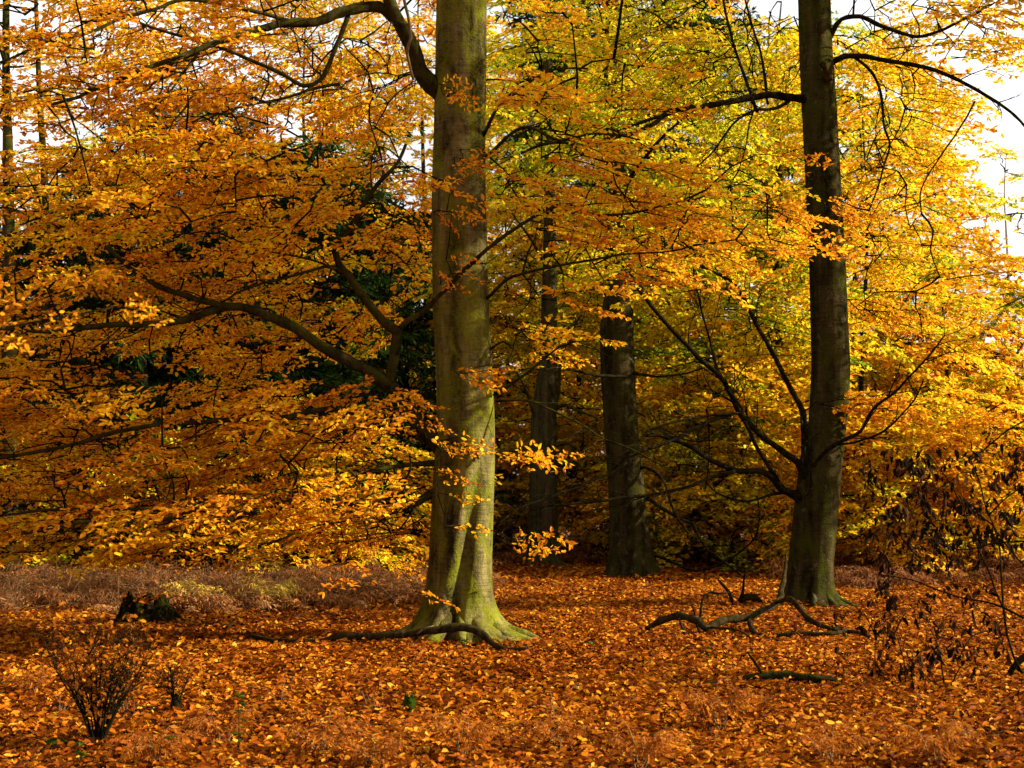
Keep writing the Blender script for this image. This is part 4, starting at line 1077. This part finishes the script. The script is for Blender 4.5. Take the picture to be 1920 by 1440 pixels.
YS = 11.6
sapling('wilted_sapling', 'thin sapling with black wilted leaves hanging before the golden trees', [
    ([(1916, 1262), (1905, 1240), (1890, 1190), (1880, 1135), (1875, 1035), (1862, 985), (1848, 950), (1835, 900), (1820, 860), (1808, 850)], YS, YS, 8, 3),
    ([(1880, 1137), (1860, 1085), (1835, 1030), (1815, 975), (1795, 930), (1770, 890), (1740, 850)], YS, YS - .4, 6, 2),
    ([(1878, 1137), (1930, 1165), (1990, 1190)], YS, YS - .2, 6, 6),
    ([(1880, 1138), (1850, 1128), (1810, 1122), (1755, 1105), (1710, 1087), (1650, 1077)], YS, YS + .6, 6, 2),
    ([(1862, 985), (1900, 1040), (1960, 1090)], YS, YS - .5, 5, 4),
    ([(1862, 985), (1830, 960), (1790, 940), (1750, 925)], YS, YS + .4, 4, 2),
    ([(1873, 1020), (1840, 1012), (1800, 1022), (1760, 1022)], YS, YS + .4, 4, 2),
    ([(1855, 965), (1890, 930), (1940, 900)], YS, YS - .4, 4, 3),
    ([(1820, 862), (1860, 830), (1900, 800), (1950, 780)], YS, YS - .2, 4, 4),
    ([(1990, 1015), (1930, 1015), (1880, 1018), (1800, 1030), (1740, 1015)], YS - .4, YS, 6, 2),
    ([(1884, 1155), (1860, 1180), (1820, 1195), (1800, 1230)], YS, YS - .3, 4, 2),
], YS, 165, 1640, 1925, 840, 1060)
sapling('wilted_sapling', 'low dark wilted shoots scattered over the leaves under the thin sapling', [
    ([(1775, 1300), (1765, 1255), (1760, 1215), (1745, 1180)], 11.2, 11.4, 6, 2), ([(1700, 1295), (1695, 1240), (1680, 1190)], 11.5, 11.6, 4, 2),
    ([(1775, 1300), (1800, 1250), (1830, 1220)], 11.2, 11.0, 4, 2), ([(1640, 1240), (1640, 1190), (1620, 1150)], 12.6, 12.8, 3, 2)], 11.4, 75, 1600, 1860, 1090, 1290)


def tuft(label, px, py, H, n, spread, mat=stalkM, name='dry_grass', group='dry grass tufts among the leaves', cat='grass tuft', r=.0022):
    Y = gY(py); b = P(px, py, Y); b[2] = 0
    mb = MB()
    for _ in range(n):
        a = R.uniform(0, 6.28); l = R.uniform(.2, 1) * spread; h = H * R.uniform(.4, 1); o = R.normal(0, .02, 3) * [1, 1, 0]
        tube(mb, [b + o + [0, 0, -.01], b + o + [math.cos(a) * l * .4, math.sin(a) * l * .4, h * .7], b + o + [math.cos(a) * l, math.sin(a) * l, h * R.uniform(.5, 1.1)]], [r, r * .8, r * .3], 3, .08, 0, cap=False)
    o = mb.build(name, [mat]); return tag(o, label, cat, group)


for px, py, H, n, s, lab in [(395, 1148, .30, 26, .25, 'pale dry grass tuft beside the stump at the bracken edge'), (1092, 1300, .12, 12, .2, 'straw-pale flattened grass tuft below the forked branch'),
                             (1040, 1365, .26, 5, .10, 'few tall straw stalks upright in the leaves below the mossy trunk'), (235, 1340, .24, 12, .2, 'straw tuft close behind the bare shrub'),
                             (115, 1345, .2, 9, .2, 'sparse straw stalks between shrub and picture edge'), (1500, 1300, .12, 5, .12, 'thin white stalks sticking up before the short log'),
                             (1820, 1400, .2, 6, .2, 'thin white stalks under the dark upturned root'), (530, 1320, .3, 5, .25, 'long bent straw stalks beyond the green seedling'), (700, 1330, .3, 4, .25, 'long leaning straw stalks beside the mossy stub'),
                             (620, 1140, .4, 14, .4, 'straggling dry stalks at the bracken edge near the fallen branch'), (30, 1150, .4, 20, .4, 'tall dry grass at the bracken edge in the far corner')]:
    tuft(lab, px, py, H, n, s)


def seedling(label, px, py, H, n):
    Y = gY(py); b = P(px, py, Y); b[2] = 0
    t = thing('green_seedling', label, 'seedling', b, 'green seedlings among the fallen leaves')
    mb = MB(); p, _ = tube(mb, [b, b + [.01, 0, H * .5], b + [.0, .01, H]], [.004, .003, .0015], 5, .04, 0); mb.build('stem', [twigM], t)
    i = R.integers(len(p) // 4, len(p), n); a = R.uniform(0, 6.28, n)
    V, Fq, k = leaf_geo(p[i], np.stack([np.cos(a), np.sin(a), R.uniform(-.2, .5, n)], 1), np.tile([0, 0, 1.0], (n, 1)) + R.normal(0, .4, (n, 3)), R.uniform(.03, .06, n), R.uniform(.015, .028, n), np.full(n, .2), np.full(n, .2), 2)
    mb = MB(); mb.add(V, Fq, 0, np.repeat(R.uniform(0, 1, n), k), False); mb.build('leaves', [greenM], t)


for px, py, H, n, lab in [(445, 1420, .36, 30, 'upright green seedling right of the mossy stones'), (1113, 1226, .10, 16, 'tiny green sprig in the leaves below the mossy trunk'), (1325, 1240, .12, 24, 'green holly-like sprig below the forked branch'),
                          (870, 1225, .12, 12, 'tiny sprig under the arch of the long fallen branch'), (150, 1435, .12, 20, 'green sprig at the bottom edge below the shrub foot'), (1335, 1300, .08, 10, 'green sprig between forked branch and short log')]:
    seedling(lab, px, py, H, n)

# branches reaching in from trees outside the picture
def overhang(name, label, path, Y0, Y1_, w0, w1, n, tm, tint, leafmat, rx, spread):
    pts, r = limb_pts(path, Y0, Y1_, w0, w1)
    t = thing(name, label, 'branch', pts[0])
    mb = MB(); p, _ = tube(mb, pts, r, 6, .05, 0, wob=.004); mb.build('stem', [twigM], t)
    i = R.integers(len(p) // 4, len(p), n); pos = p[i]
    d = unit(pts[-1] - pts[0]) + R.normal(0, .5, (n, 3))
    mb = MB(); scatter_boughs(mb, tm, pos, d, R.uniform(*rx, n), R.normal(tint, .05, n), .06, .8)
    mb.build('leaves', [leafmat, twigM], t)


overhang('beech_branch', 'closest blurred orange beech spray reaching in at the picture edge', [(-120, 640), (-40, 625), (60, 605), (150, 590), (215, 575)], 6.6, 6.9, 7, 2, 6, near_s, .68, leafM, (.35, .6), .2)
overhang('conifer_branch', 'small blurred dark green conifer sprig before the bright golden trees', [(2010, 520), (1950, 545), (1905, 562), (1865, 580)], 7.4, 7.2, 5, 2, 5, needle_b, .75, needleM, (.09, .14), .1)

# ================================================================== LIGHT, SKY, CAMERA
sun_az, sun_el = math.radians(91), math.radians(26)
S = Vector((math.sin(sun_az) * math.cos(sun_el), math.cos(sun_az) * math.cos(sun_el), math.sin(sun_el)))
sd_ = bpy.data.lights.new('sun', 'SUN'); sd_.energy = 5.0; sd_.angle = math.radians(.9); sd_.color = (1, .90, .74)
so = bpy.data.objects.new('sun', sd_); C.objects.link(so); so.rotation_euler = (-S).to_track_quat('-Z', 'Y').to_euler(); so.location = (12, 8, 14)

W = bpy.data.worlds.new('World'); bpy.context.scene.world = W; W.use_nodes = True
N, L = W.node_tree.nodes, W.node_tree.links; N.clear()
wo = N.new('ShaderNodeOutputWorld'); bg = N.new('ShaderNodeBackground'); bg.inputs['Strength'].default_value = .05
sk = N.new('ShaderNodeTexSky'); sk.sky_type = 'NISHITA'; sk.sun_disc = False; sk.sun_elevation = sun_el; sk.sun_rotation = sun_az
sk.dust_density = 3.0; sk.ozone_density = 1.0
tc = N.new('ShaderNodeTexCoord'); no = N.new('ShaderNodeTexNoise'); no.inputs['Scale'].default_value = 2.2; no.inputs['Detail'].default_value = 6
L.new(tc.outputs['Generated'], no.inputs['Vector'])
cr = ramp_node(N, [(.36, (.45, .45, .45)), (.6, (.95, .95, .95))]); L.new(no.outputs['Fac'], cr.inputs[0])
mx = N.new('ShaderNodeMix'); mx.data_type = 'RGBA'; mx.inputs[7].default_value = (8.8, 8.6, 8.3, 1)      # thin bright cloud
L.new(cr.outputs[0], mx.inputs[0]); L.new(sk.outputs[0], mx.inputs[6]); L.new(mx.outputs[2], bg.inputs[0]); L.new(bg.outputs[0], wo.inputs[0])

cd = bpy.data.cameras.new('camera'); co = bpy.data.objects.new('camera', cd); C.objects.link(co)
co.location = (0, 0, CAMZ); co.rotation_euler = (math.pi / 2, 0, 0)
cd.sensor_width = 36; cd.lens = 36 * F / 1920; cd.shift_y = (HY - 720) / 1920; cd.clip_start = .1; cd.clip_end = 1500
cd.dof.use_dof = True; cd.dof.focus_distance = 15.5; cd.dof.aperture_fstop = 4.0
sc = bpy.context.scene; sc.camera = co
sc.render.engine = 'CYCLES'
sc.cycles.max_bounces = 7; sc.cycles.diffuse_bounces = 4; sc.cycles.glossy_bounces = 2; sc.cycles.transmission_bounces = 5
sc.cycles.sample_clamp_indirect = 6
sc.cycles.use_denoising = True
sc.view_settings.view_transform = 'Standard'; sc.view_settings.look = 'None'; sc.view_settings.gamma = 1
sc.view_settings.exposure = 1.75
